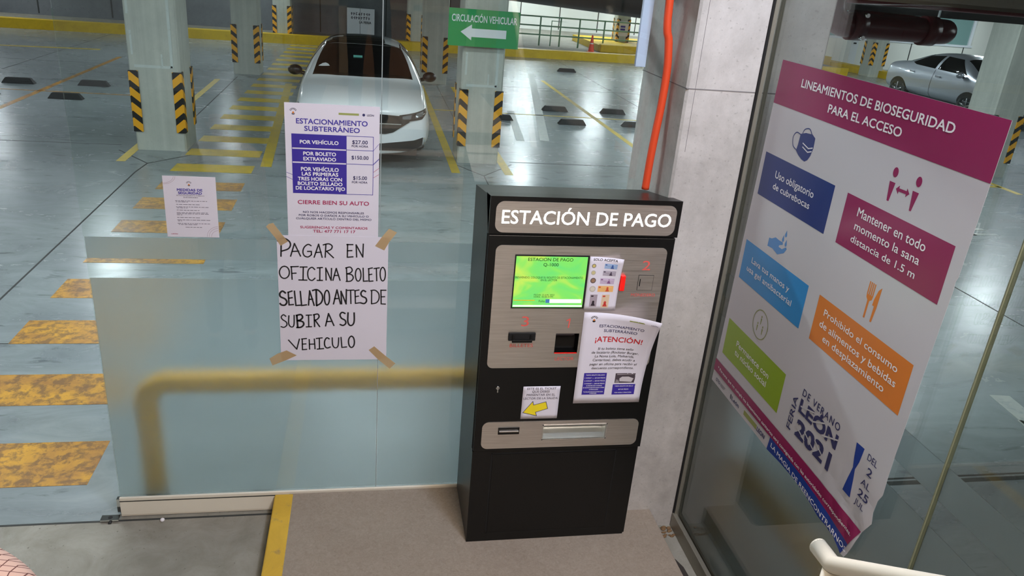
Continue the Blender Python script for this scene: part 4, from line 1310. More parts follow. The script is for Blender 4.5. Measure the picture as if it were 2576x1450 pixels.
MB().tube([(1.02, 2.950, 0.7715), (0.90, 2.950, 0.7715)], 0.003, 8).build('tray_fill', mat('tray_fill_glow', (1, 1, 1, 1), 0.4, emit=(1, 1, 0.97, 1), estr=25.0), lp_)  # glowing tube added to brighten the return tray
# ---- sheets on the machine
KF = 2.9365


def curl_att(u, v):
    a = max(0.0, u / 0.315 + v / 0.457 - 1.05)
    return 0.004 + 0.125 * a * a


AX, AZ = 0.934, 0.887
AS = Sheet('attention_sheet', 'white attention notice with a curled top corner taped on the lower right of the machine', 'notice', 0.315, 0.457, front(AX, KF, AZ), M['paper'], curl_att, n=14)


def fitline(S, nm, body, cu, cv, hw, h, material, bold=0.0, shear=0.0):
    return S.text(nm, body, cu - hw, cu + hw, cv, cv + h, material, bold, shear=shear)


fitline(AS, 'heading_lettering', 'ESTACIONAMIENTO', 0.170, 0.386, 0.094, 0.0135, M['ink_navy'], 0.005)
fitline(AS, 'heading_lettering', 'SUBTERRÁNEO', 0.170, 0.363, 0.071, 0.0135, M['ink_navy'], 0.005)
fitline(AS, 'alert_lettering', '¡ATENCIÓN!', 0.168, 0.314, 0.103, 0.026, M['ink_red'], 0.015)
for s, z, hw in [('Si tu boleto tiene sello', 0.275, 0.080), ('de locatario (Rockstar Burger,', 0.256, 0.106), ('La Nona Lola, Malkerida,', 0.237, 0.090), ('Cantaritos), debes acudir a', 0.218, 0.097),
                 ('pagar en oficina para recibir el', 0.197, 0.109), ('descuento correspondiente.', 0.177, 0.098)]:
    fitline(AS, 'body_lettering', s, 0.163, z, hw, 0.0115, M['ink_black'], 0.004, 0.12)
AS.rect('blue_price_box', 0.035, 0.045, 0.141, 0.157, M['violet_block'], k=6)
AS.rect('blue_price_box', 0.177, 0.043, 0.284, 0.097, M['violet_block'], k=6)
for s, z, cu, hw in [('TARIFA BOLETO SELLADO', 0.144, 0.088, 0.044), ('1 HORA* ---- $15.00 PESOS', 0.129, 0.088, 0.048), ('2 HORAS* --- $30.00 PESOS', 0.114, 0.088, 0.048), ('3 HORAS* --- $45.00 PESOS', 0.100, 0.088, 0.048),
                     ('A PARTIR DE 4 HORAS', 0.089, 0.088, 0.037), ('SE SUMAN $27.00 CADA HORA', 0.079, 0.088, 0.050), ('O FRACCIÓN', 0.069, 0.088, 0.021), ('*EL SELLADO BOLETO ES POR HORA', 0.057, 0.088, 0.046), ('O FRACCIÓN', 0.049, 0.088, 0.016),
                     ('TARIFA BOLETO SIN SELLO', 0.085, 0.230, 0.044), ('$27.00 PESOS', 0.068, 0.230, 0.024), ('POR HORA O FRACCIÓN', 0.051, 0.230, 0.040)]:
    fitline(AS, 'price_lettering', s, cu, z, hw, 0.0055, M['white_ink'], 0.01)
AS.rect('printed_photo', 0.183, 0.104, 0.277, 0.154, mat('photo_dark', rgb(76, 66, 74), 0.5), k=5)
AS.poly('printed_car', [(0.205, 0.113), (0.262, 0.109), (0.270, 0.128), (0.245, 0.137), (0.215, 0.137), (0.203, 0.128)], mat('photo_light', rgb(196, 190, 194), 0.5), 0.0032)
AS.polys('printed_floor', [[(0.185, 0.105), (0.205, 0.105), (0.200, 0.120), (0.188, 0.123)], [(0.19, 0.145), (0.27, 0.149), (0.272, 0.152), (0.19, 0.152)]], mat('photo_mid', rgb(140, 132, 138), 0.5), 0.0026)
emblem(AS, 0.048, 0.424, 0.017, M['ink_black'], M['orange_block'])
AS.rect('olive_logo_bar', 0.198, 0.428, 0.258, 0.434, M['ink_olive'], k=4)
fitline(AS, 'city_lettering', 'LEÓN', 0.294, 0.428, 0.012, 0.006, M['ink_grey'], 0.01)

SX, SZ = 0.9300, 1.352
SS = Sheet('accepted_money_sheet', 'narrow white sheet picturing accepted coins and banknotes beside the green screen', 'notice', 0.1405, 0.248, front(SX, KF, SZ), M['paper'],
           lambda u, v: 0.0015 + 0.035 * max(0.0, u / 0.1405 + v / 0.248 - 1.1) ** 2, n=10)
fitline(SS, 'heading_lettering', 'SOLO ACEPTA', 0.0665, 0.231, 0.051, 0.011, M['ink_black'], 0.006)
for (x, z, r, c0, c1) in [(0.951, 1.559, 0.0095, rgb(120, 116, 110), rgb(206, 186, 110)), (0.952, 1.528, 0.0105, rgb(176, 172, 160), rgb(198, 186, 136)), (0.955, 1.492, 0.0125, rgb(96, 84, 82), rgb(150, 116, 90)), (0.957, 1.453, 0.0140, rgb(188, 180, 168), rgb(206, 200, 186))]:
    mo, mi = mat('coin_rim_print', c0, 0.6), mat('coin_core_print', c1, 0.6)
    c_ = SS.poly('printed_coin', ring_pts(x - SX, z - SZ, r, r, 24), mo)
    SS.poly('coin_core', ring_pts(x - SX, z - SZ, r * 0.68, r * 0.68, 20), mi, 0.0018)
for (x0, z0, x1, z1, c0, c1) in [(0.997, 1.548, 1.050, 1.571, rgb(150, 176, 214), rgb(60, 92, 160)), (0.994, 1.515, 1.049, 1.538, rgb(168, 160, 174), rgb(70, 58, 78)), (0.986, 1.477, 1.048, 1.503, rgb(190, 172, 196), rgb(128, 84, 130)),
                                 (0.980, 1.440, 1.049, 1.468, rgb(226, 176, 110), rgb(206, 84, 50)), (0.951, 1.370, 0.983, 1.427, rgb(160, 148, 158), rgb(52, 42, 52)), (1.003, 1.366, 1.037, 1.427, rgb(214, 190, 160), rgb(196, 60, 52))]:
    a_, b_ = mat('banknote_print', c0, 0.6), mat('banknote_portrait_print', c1, 0.6)
    SS.rect('printed_banknote', x0 - SX, z0 - SZ, x1 - SX, z1 - SZ, a_, k=3)
    cx, cz = (x0 * 0.38 + x1 * 0.62 - SX, (z0 + z1) / 2 - SZ) if x1 - x0 > z1 - z0 else ((x0 + x1) / 2 - SX, z0 * 0.68 + z1 * 0.32 - SZ)
    s_ = min(x1 - x0, z1 - z0)
    SS.polys('banknote_figure', [ring_pts(cx, cz + s_ * 0.12, s_ * 0.17, s_ * 0.22, 12), [(cx - s_ * 0.3, cz - s_ * 0.40), (cx + s_ * 0.3, cz - s_ * 0.40), (cx + s_ * 0.16, cz - s_ * 0.04), (cx - s_ * 0.16, cz - s_ * 0.04)],
                                 [(x0 - SX + s_ * 0.12, z1 - SZ - s_ * 0.3), (x0 - SX + s_ * 0.45, z1 - SZ - s_ * 0.3), (x0 - SX + s_ * 0.45, z1 - SZ - s_ * 0.12), (x0 - SX + s_ * 0.12, z1 - SZ - s_ * 0.12)]], b_, 0.0026)

NX, NZ = 0.698, 0.807
NS = Sheet('ticket_note', 'small white note with a yellow arrow pointing at the ticket slot', 'notice', 0.170, 0.170, front(NX, KF + 0.0025, NZ), M['paper'], lambda u, v: 0.0012 + 0.010 * max(0, v / 0.17 - 0.6) ** 2 + 0.008 * max(0, u / 0.17 - 0.7) ** 2, n=8)
for s, z, u0, u1 in [('ESTE ES EL TICKET', 0.154, 0.018, 0.152), ('QUE DEBES', 0.138, 0.042, 0.122), ('PRESENTAR EN EL', 0.121, 0.018, 0.149), ('LECTOR DE LA SALIDA', 0.103, 0.005, 0.163)]:
    NS.text('note_lettering', s, u0, u1, z, z + 0.0105, M['ink_grey'], 0.006)
ar = [(0.706, 0.841), (0.748, 0.899), (0.753, 0.880), (0.809, 0.896), (0.820, 0.860), (0.765, 0.842), (0.772, 0.823)]
ar = [(a - NX, b - NZ) for a, b in ar]
NS.poly('yellow_arrow', ar, M['yellow_print'])
mb = MB()
NS.ribbon(mb, ar + [ar[0]], 0.0024, w=0.0018)
NS.done(mb, 'arrow_outline', M['ink_navy'])
# blank crumpled sheet half hidden behind the attention notice
BS = Sheet('tucked_sheet', 'greyish blank sheet showing behind the curled attention notice', 'paper', 0.235, 0.155, front(0.975, KF + 0.0045, 1.235), mat('translucent_sheet', rgb(196, 188, 192), 0.5), n=1)

# ---- biosecurity poster on the right glass
PX, PY0 = 1.6445, 3.012


def right_place(u, v, w):
    return Vector((PX - w, PY0 - u, v))


def poster_curl(u, v):
    a = max(0.0, (u - 0.80) / 0.45) * max(0.0, (1.22 - v) / 0.30)
    b = max(0.0, 1 - abs(v - (0.985 - 0.02 * u)) / 0.22) * max(0.0, (u - 0.55) / 0.6) if v < 1.05 else 0
    return 0.012 * a * a + 0.0035 * abs(math.sin(u * 31) * math.sin(v * 26 + u * 9)) * min(1.0, a * 2.5)


PS = Sheet('biosecurity_poster', 'large biosecurity rules poster with magenta header on the glass wall', 'poster', 1.222, 1.5, right_place, M['paper_warm'], poster_curl, fine=0.026,
           outline=[(0.026, 2.439), (-0.020, 0.944), (0.10, 0.944), (0.25, 0.942), (0.40, 0.941), (0.549, 0.938), (0.66, 0.948), (0.76, 0.951), (0.85, 0.946), (0.90, 0.934), (0.96, 0.930), (1.02, 0.935), (1.07, 0.930), (1.105, 0.918), (1.128, 0.904), (1.150, 0.908), (1.168, 0.955), (1.188, 1.045), (1.203, 1.075), (1.216, 1.103),
                    (1.206, 1.14), (1.209, 1.189), (1.222, 1.223), (1.220, 1.30), (1.221, 1.388), (1.226, 1.57), (1.231, 1.757), (1.238, 1.95), (1.236, 1.975), (1.241, 1.99), (1.249, 2.434), (1.0, 2.4355), (0.6, 2.437), (0.3, 2.438)])
PS.poly('magenta_header', [(0.026, 2.439), (0.021, 2.268), (0.4, 2.2665), (0.8, 2.265), (1.246, 2.264), (1.249, 2.434), (0.8, 2.436), (0.4, 2.4375)], M['magenta'])
PS.text('header_lettering', 'LINEAMIENTOS DE BIOSEGURIDAD', 0.205, 1.062, 2.358, 2.389, M['white_ink'], 0.018)
PS.text('header_lettering', 'PARA EL ACCESO', 0.419, 0.844, 2.301, 2.331, M['white_ink'], 0.018)
for nm, pts, mk in [('rule_block', (0.045, 1.888, 0.572, 2.070), 'navy_block'), ('rule_block', (0.653, 1.886, 1.196, 2.068), 'magenta'), ('rule_block', (0.034, 1.499, 0.562, 1.678), 'cyan_block'),
                    ('rule_block', (0.641, 1.498, 1.181, 1.677), 'orange_block'), ('rule_block', (0.027, 1.115, 0.556, 1.293), 'lime_block')]:
    PS.rect(nm, *pts, M[mk])
for s, u0, u1, v0, v1 in [('Uso obligatorio', 0.157, 0.455, 1.988, 2.017), ('de cubrebocas', 0.158, 0.445, 1.942, 1.968), ('Mantener en todo', 0.733, 1.086, 2.009, 2.040), ('momento la sana', 0.736, 1.078, 1.963, 1.991),
                          ('distancia de 1.5 m', 0.733, 1.076, 1.918, 1.942), ('Lava tus manos y', 0.116, 0.441, 1.599, 1.624), ('usa gel antibacterial', 0.089, 0.477, 1.554, 1.579), ('Prohibido el consumo', 0.693, 1.123, 1.617, 1.642),
                          ('de alimentos y bebidas', 0.684, 1.133, 1.570, 1.596), ('en desplazamiento', 0.723, 1.090, 1.527, 1.553), ('Permanece con', 0.138, 0.441, 1.206, 1.233), ('tu núcleo social', 0.139, 0.435, 1.164, 1.191)]:
    PS.text('rule_lettering', s, u0, u1, v0, v1, M['white_ink'], 0.008)
# pictograms
PS.poly('mask_picture', [(0.275, 2.192), (0.310, 2.203), (0.356, 2.207), (0.380, 2.197), (0.382, 2.160), (0.374, 2.130), (0.360, 2.110), (0.342, 2.100), (0.318, 2.103), (0.290, 2.113), (0.267, 2.126), (0.272, 2.150)], M['navy_block'])
mb = MB()
PS.ribbon(mb, [(0.275, 2.190), (0.245, 2.192), (0.227, 2.171), (0.238, 2.140), (0.266, 2.129)], 0.004, True)
PS.ribbon(mb, [(0.288, 2.196), (0.298, 2.214), (0.330, 2.222), (0.352, 2.206)], 0.004, True)
PS.done(mb, 'mask_strap', M['navy_block'])
mb = MB()
PS.ribbon(mb, [(0.305, 2.163), (0.350, 2.152), (0.377, 2.160)], 0.004, w=0.0020)
PS.ribbon(mb, [(0.309, 2.149), (0.350, 2.138), (0.375, 2.146)], 0.004, w=0.0020)
PS.done(mb, 'mask_pleat', M['white_ink'])
PS.polys('person_pictogram', [ring_pts(0.866, 2.196, 0.013, 0.016, 18), [(0.849, 2.164), (0.878, 2.164), (0.868, 2.102), (0.858, 2.102)]], M['magenta'])
PS.polys('person_pictogram', [ring_pts(0.980, 2.196, 0.013, 0.016, 18), [(0.964, 2.164), (0.993, 2.164), (0.980, 2.103), (0.971, 2.103)]], M['magenta'])
PS.poly('distance_arrow', [(0.887, 2.149), (0.902, 2.163), (0.902, 2.154), (0.938, 2.155), (0.938, 2.164), (0.953, 2.150), (0.938, 2.136), (0.938, 2.145), (0.902, 2.144), (0.902, 2.135)], M['magenta'])
PS.poly('hand_picture', [(0.213, 1.748), (0.213, 1.712), (0.255, 1.716), (0.30, 1.706), (0.345, 1.728), (0.360, 1.750), (0.352, 1.755), (0.325, 1.738), (0.298, 1.738), (0.300, 1.746), (0.325, 1.756), (0.322, 1.765), (0.290, 1.764), (0.262, 1.766), (0.235, 1.752)], M['light_blue'])
drops = []
for x, z in [(0.333, 1.803), (0.319, 1.779), (0.345, 1.768)]:
    drops.append([(x, z + 0.017), (x - 0.007, z), (x - 0.008, z - 0.005), (x - 0.004, z - 0.011), (x, z - 0.012), (x + 0.004, z - 0.011), (x + 0.008, z - 0.005), (x + 0.007, z)])
PS.polys('water_drops', drops, M['light_blue'])
mb = MB()
PS.ribbon(mb, ring_pts(0.293, 1.386, 0.063, 0.063, 36) + ring_pts(0.293, 1.386, 0.063, 0.063, 36)[:2], 0.004)
PS.done(mb, 'social_ring', M['olive_print'])
figs = []
for x, z in [(0.293, 1.409), (0.272, 1.371), (0.316, 1.371)]:
    figs += [ring_pts(x, z + 0.013, 0.0045, 0.0055, 10), [(x - 0.005, z + 0.005), (x + 0.005, z + 0.005), (x + 0.002, z - 0.022), (x - 0.002, z - 0.022)]]
PS.polys('social_figures', figs, M['olive_print'])
fk = [[(0.888, 1.790), (0.922, 1.790), (0.920, 1.778), (0.909, 1.770), (0.908, 1.708), (0.899, 1.708), (0.899, 1.770), (0.890, 1.778)]]
for k in range(4):
    fk.append([(0.888 + k * 0.0095, 1.790), (0.8935 + k * 0.0095, 1.790), (0.8935 + k * 0.0095, 1.834), (0.888 + k * 0.0095, 1.834)])
PS.polys('fork_picture', fk, M['orange_block'])
PS.poly('knife_picture', [(0.954, 1.835), (0.940, 1.820), (0.930, 1.785), (0.928, 1.764), (0.938, 1.764), (0.936, 1.709), (0.945, 1.709), (0.952, 1.764)], M['orange_block'])
# bottom strip
PS.poly('magenta_strip', [(-0.017, 1.062), (-0.019, 1.003), (0.3, 1.001), (0.554, 1.000), (0.8, 0.996), (0.95, 0.985), (1.06, 0.972), (1.150, 0.962), (1.186, 1.046), (1.0, 1.053), (0.7, 1.058), (0.3, 1.061)], M['magenta'], 0.0026)
PS.text('warning_lettering', '* Persona que no cumpla los lineamientos sanitarios será consignada con las autoridades correspondientes.', 0.022, 1.150, 1.026, 1.040, M['white_ink'], 0.006, slope=-0.028, w=0.0042)
PS.poly('blue_strip', [(0.555, 1.000), (0.549, 0.938), (0.66, 0.948), (0.76, 0.951), (0.85, 0.946), (0.96, 0.930), (1.07, 0.930), (1.128, 0.904), (1.150, 0.962), (1.06, 0.972), (0.95, 0.985), (0.8, 0.996)], M['blue_block'], 0.0026)
PS.text('motto_lettering', 'LA MAGIA DE REENCONTRARNOS', 0.575, 1.150, 0.967, 0.986, M['white_ink'], 0.01, slope=-0.040, w=0.0042)
PS.text('agency_lettering', 'GTO', 0.021, 0.065, 0.962, 0.978, M['ink_navy'], 0.015)
mb = MB()
for z in (0.973, 0.967, 0.961):
    PS._add(mb, [(0.072, z), (0.128 - (0.978 - z), z), (0.128 - (0.978 - z), z + 0.0022), (0.072, z + 0.0022)], 0.0016)
PS.done(mb, 'agency_small_print', M['ink_grey'])
PS.text('agency_lettering', 'León', 0.198, 0.270, 0.960, 0.980, M['ink_navy'], 0.01)
PS.poly('agency_crest', ring_pts(0.184, 0.970, 0.008, 0.013, 16), M['ink_grey'])
PS.rect('olive_logo_bar', 0.318, 0.960, 0.440, 0.982, M['ink_olive'])
PS.text('agency_lettering', 'LEON', 0.446, 0.515, 0.961, 0.981, M['ink_navy'], 0.03)
# summer fair emblem
PS.text('fair_lettering', 'FERIA', 0.641, 0.671, 1.108, 1.256, M['ink_navy'], 0.01, vert=True)
PS.text('fair_lettering', 'DE VERANO', 0.691, 0.943, 1.280, 1.309, M['ink_navy'], 0.01, space=1.25)
PS.text('fair_title', 'LEÓN', 0.690, 0.950, 1.208, 1.266, M['ink_navy'], 0.045, w=0.0020)
PS.text('fair_year', '2021', 0.700, 0.943, 1.112, 1.184, M['ink_navy'], 0.045, w=0.0020)
mb = MB()   # the diagonal cuts through the stencil letters
for p in ([(0.70, 1.236), (0.79, 1.262)], [(0.79, 1.225), (0.86, 1.262)], [(0.86, 1.212), (0.95, 1.250)], [(0.70, 1.150), (0.77, 1.128)], [(0.76, 1.160), (0.83, 1.132)], [(0.83, 1.170), (0.90, 1.140)]):
    PS.ribbon(mb, p, 0.006, w=0.0026)
PS.done(mb, 'stencil_cut', M['paper_warm'])
PS.poly('hourglass_shape', [(1.042, 1.305), (1.086, 1.308), (1.080, 1.25), (1.070, 1.215), (1.078, 1.17), (1.087, 1.110), (1.041, 1.110), (1.050, 1.17), (1.058, 1.215), (1.050, 1.25)], M['blue_block'])
for s, u0, u1, v0, v1, b in [('DEL', 1.111, 1.163, 1.284, 1.308, 0.0), ('2', 1.127, 1.153, 1.236, 1.265, 0.012), ('AL', 1.114, 1.163, 1.190, 1.214, 0.0), ('25', 1.115, 1.171, 1.146, 1.174, 0.012), ('JUL', 1.112, 1.165, 1.112, 1.132, 0.0)]:
    PS.text('date_lettering', s, u0, u1, v0, v1, M['ink_navy'], b)

# ---- green arrow sign in the garage, white panel lettering, far notice
GS = Sheet('arrow_sign', 'green traffic sign with white arrow hung on the column behind the glass', 'sign', 0.965, 0.480, front(1.075, 10.92, 1.640), M['sign_green'], thick=0.03)
GS.text('sign_lettering', 'CIRCULACIÓN VEHICULAR', 0.04, 0.925, 0.315, 0.405, M['sign_white'], 0.02, w=0.032)
GS.poly('sign_arrow', [(0.165, 0.185), (0.315, 0.285), (0.315, 0.235), (0.79, 0.235), (0.79, 0.125), (0.315, 0.125), (0.315, 0.08)], M['sign_white'], 0.032)
MB().box(1.40, 1.78, 10.925, 10.995, 1.75, 2.05).build('sign_bracket', M['alu_grey'], GS.o, origin=ORG[GS.o.name])
rnd = random.Random(11)
for z, x0, x1 in ((0.845, -0.50, 0.14), (0.725, -0.50, 0.13)):   # two unreadable lines of grey writing
    mb = MB()
    x = x0
    while x < x1 - 0.05:
        for k in range(3):
            a, b = rnd.uniform(0, 0.03), rnd.uniform(0, 0.05)
            mb.box(x + a, x + a + 0.022, 26.435, 26.4405, z, z + 0.085) if k == 0 else mb.box(x, x + 0.055, 26.435, 26.4405, z + b + 0.014 * k, z + b + 0.014 * k + 0.014)
        x += 0.078
    mb.build('panel_lettering', M['ink_grey'], pb)
V, F = glyphs('LA FERIA', 0.02)
c0, c1 = cap_height(0.02)
a0, a1 = min(v[0] for v in V), max(v[0] for v in V)
mb = MB()
vs = [mb.bm.verts.new((-0.24 + 0.38 * (v[0] - a0) / (a1 - a0), 26.436, 0.605 + 0.075 * (v[1] - c0) / (c1 - c0))) for v in V]
for f in F:
    try:
        mb.bm.faces.new([vs[i] for i in f])
    except ValueError:
        pass
mb.build('panel_lettering', M['ink_grey'], pb, recalc=False)
QS = Sheet('column_notice', 'white notice with blue blocks on the far column by the cone', 'notice', 0.36, 0.52, front(9.08, 28.735, 0.62), M['paper'], thick=0.006)
QS.rect('blue_block', 0.06, 0.30, 0.24, 0.37, M['violet_block'], 0.008)
QS.rect('blue_block', 0.06, 0.20, 0.24, 0.27, M['violet_block'], 0.008)
# ------------------------------------------------------------------ cars
ST = [  # y along the car, then half profile points (x, z): sill, side, belt, rail, mid, centre
    (0.00, [(.62, .22), (.72, .46), (.70, .70), (.54, .765), (.27, .785), (0, .79)]),
    (0.05, [(.78, .19), (.85, .47), (.82, .745), (.62, .815), (.31, .84), (0, .845)]),
    (0.20, [(.86, .18), (.905, .49), (.875, .81), (.68, .88), (.34, .91), (0, .915)]),
    (0.50, [(.87, .18), (.92, .52), (.885, .88), (.72, .945), (.36, .97), (0, .975)]),
    (1.06, [(.87, .18), (.92, .55), (.89, .955), (.76, 1.0), (.38, 1.025), (0, 1.03)]),
    (1.22, [(.87, .18), (.92, .56), (.89, .965), (.765, 1.02), (.39, 1.05), (0, 1.055)]),
    (1.65, [(.87, .18), (.92, .56), (.90, .975), (.69, 1.26), (.36, 1.295), (0, 1.305)]),
    (2.06, [(.87, .18), (.92, .56), (.90, .985), (.61, 1.435), (.32, 1.475), (0, 1.485)]),
    (2.60, [(.87, .18), (.92, .56), (.90, .99), (.60, 1.45), (.32, 1.49), (0, 1.50)]),
    (3.15, [(.87, .18), (.92, .56), (.90, 1.0), (.595, 1.425), (.31, 1.465), (0, 1.475)]),
    (3.60, [(.87, .18), (.92, .57), (.90, 1.01), (.60, 1.30), (.31, 1.34), (0, 1.35)]),
    (4.02, [(.87, .18), (.92, .58), (.895, 1.02), (.66, 1.10), (.34, 1.13), (0, 1.135)]),
    (4.45, [(.86, .20), (.90, .58), (.88, 1.01), (.67, 1.065), (.34, 1.09), (0, 1.095)]),
    (4.62, [(.80, .24), (.86, .58), (.83, .97), (.62, 1.03), (.31, 1.055), (0, 1.06)]),
    (4.68, [(.64, .30), (.72, .56), (.70, .88), (.48, .93), (.24, .945), (0, .95)]),
]


def car_body():
    bm = bmesh.new()
    R = []
    for y, pr in ST:
        row = [bm.verts.new((x, y, z)) for x, z in pr]
        row += [bm.verts.new((-x, y, z)) for x, z in pr[-2::-1]]
        R.append(row)
    n = len(R[0])
    for a, b in zip(R, R[1:]):
        for i in range(n - 1):
            bm.faces.new((a[i], a[i + 1], b[i + 1], b[i]))
        bm.faces.new((a[n - 1], a[0], b[0], b[n - 1]))
    for r in (R[0], R[-1]):
        h = n // 2
        for i in range(h):
            j = n - 1 - i
            if i + 1 < j - 1:
                bm.faces.new((r[i], r[i + 1], r[j - 1], r[j]))
            else:
                bm.faces.new((r[i], r[i + 1], r[j]))
    bmesh.ops.recalc_face_normals(bm, faces=bm.faces[:])
    me = bpy.data.meshes.new('tmp')
    bm.to_mesh(me)
    bm.free()
    o = bpy.data.objects.new('tmp', me)
    COL.objects.link(o)
    md = o.modifiers.new('s', 'SUBSURF')
    md.levels = md.render_levels = 3
    dg = bpy.context.evaluated_depsgraph_get()
    me2 = bpy.data.meshes.new_from_object(o.evaluated_get(dg))
    bpy.data.objects.remove(o, do_unlink=True)
    for p in me2.polygons:
        p.use_smooth = True
    return me2


BODY = car_body()
_bm = bmesh.new()
_bm.from_mesh(BODY)
BVH = BVHTree.FromBMesh(_bm)
_bm.free()


def patch(pts, view, off=0.006, cuts=3, thick=0.012, res=0.06):
    """outline seen from the 'front', 'side' (+x side), 'sideL' or 'rear', laid onto the body skin"""
    bm = bmesh.new()
    q = []
    for i in range(len(pts)):
        a, b = Vector(pts[i]), Vector(pts[(i + 1) % len(pts)])
        k = max(1, int((b - a).length / res))
        q += [a + (b - a) * j / k for j in range(k)]
    f = bm.faces.new([bm.verts.new((p[0], p[1], 0)) for p in q])
    f.normal_update()
    bmesh.ops.triangulate(bm, faces=[f], ngon_method='EAR_CLIP')
    bmesh.ops.subdivide_edges(bm, edges=bm.edges[:], cuts=cuts, use_grid_fill=True)
    D = {'front': ((lambda a, b: Vector((a, -3, b))), Vector((0, 1, 0))), 'rear': ((lambda a, b: Vector((a, 8, b))), Vector((0, -1, 0))),
         'top': ((lambda a, b: Vector((a, b, 5))), Vector((0, 0, -1))), 'side': ((lambda a, b: Vector((3, a, b))), Vector((-1, 0, 0))), 'sideL': ((lambda a, b: Vector((-3, a, b))), Vector((1, 0, 0)))}[view]
    nrm = {}
    for v in bm.verts:
        o = D[0](v.co.x, v.co.y)
        hit, no, _, _ = BVH.ray_cast(o, D[1])
        if hit is None:
            hit, no, _, _ = BVH.find_nearest(o + D[1] * 3)
        if no.dot(D[1]) > 0:
            no = -no
        v.co = hit + no * off
        nrm[v] = no
    fs = bm.faces[:]
    r = bmesh.ops.extrude_face_region(bm, geom=fs)
    for v in [g for g in r['geom'] if isinstance(g, bmesh.types.BMVert)]:
        _, no, _, _ = BVH.find_nearest(v.co)
        v.co -= (no if no.dot(D[1]) < 0 else -no) * (thick)
    bmesh.ops.recalc_face_normals(bm, faces=bm.faces[:])
    for f in bm.faces:
        f.smooth = False
    return bm


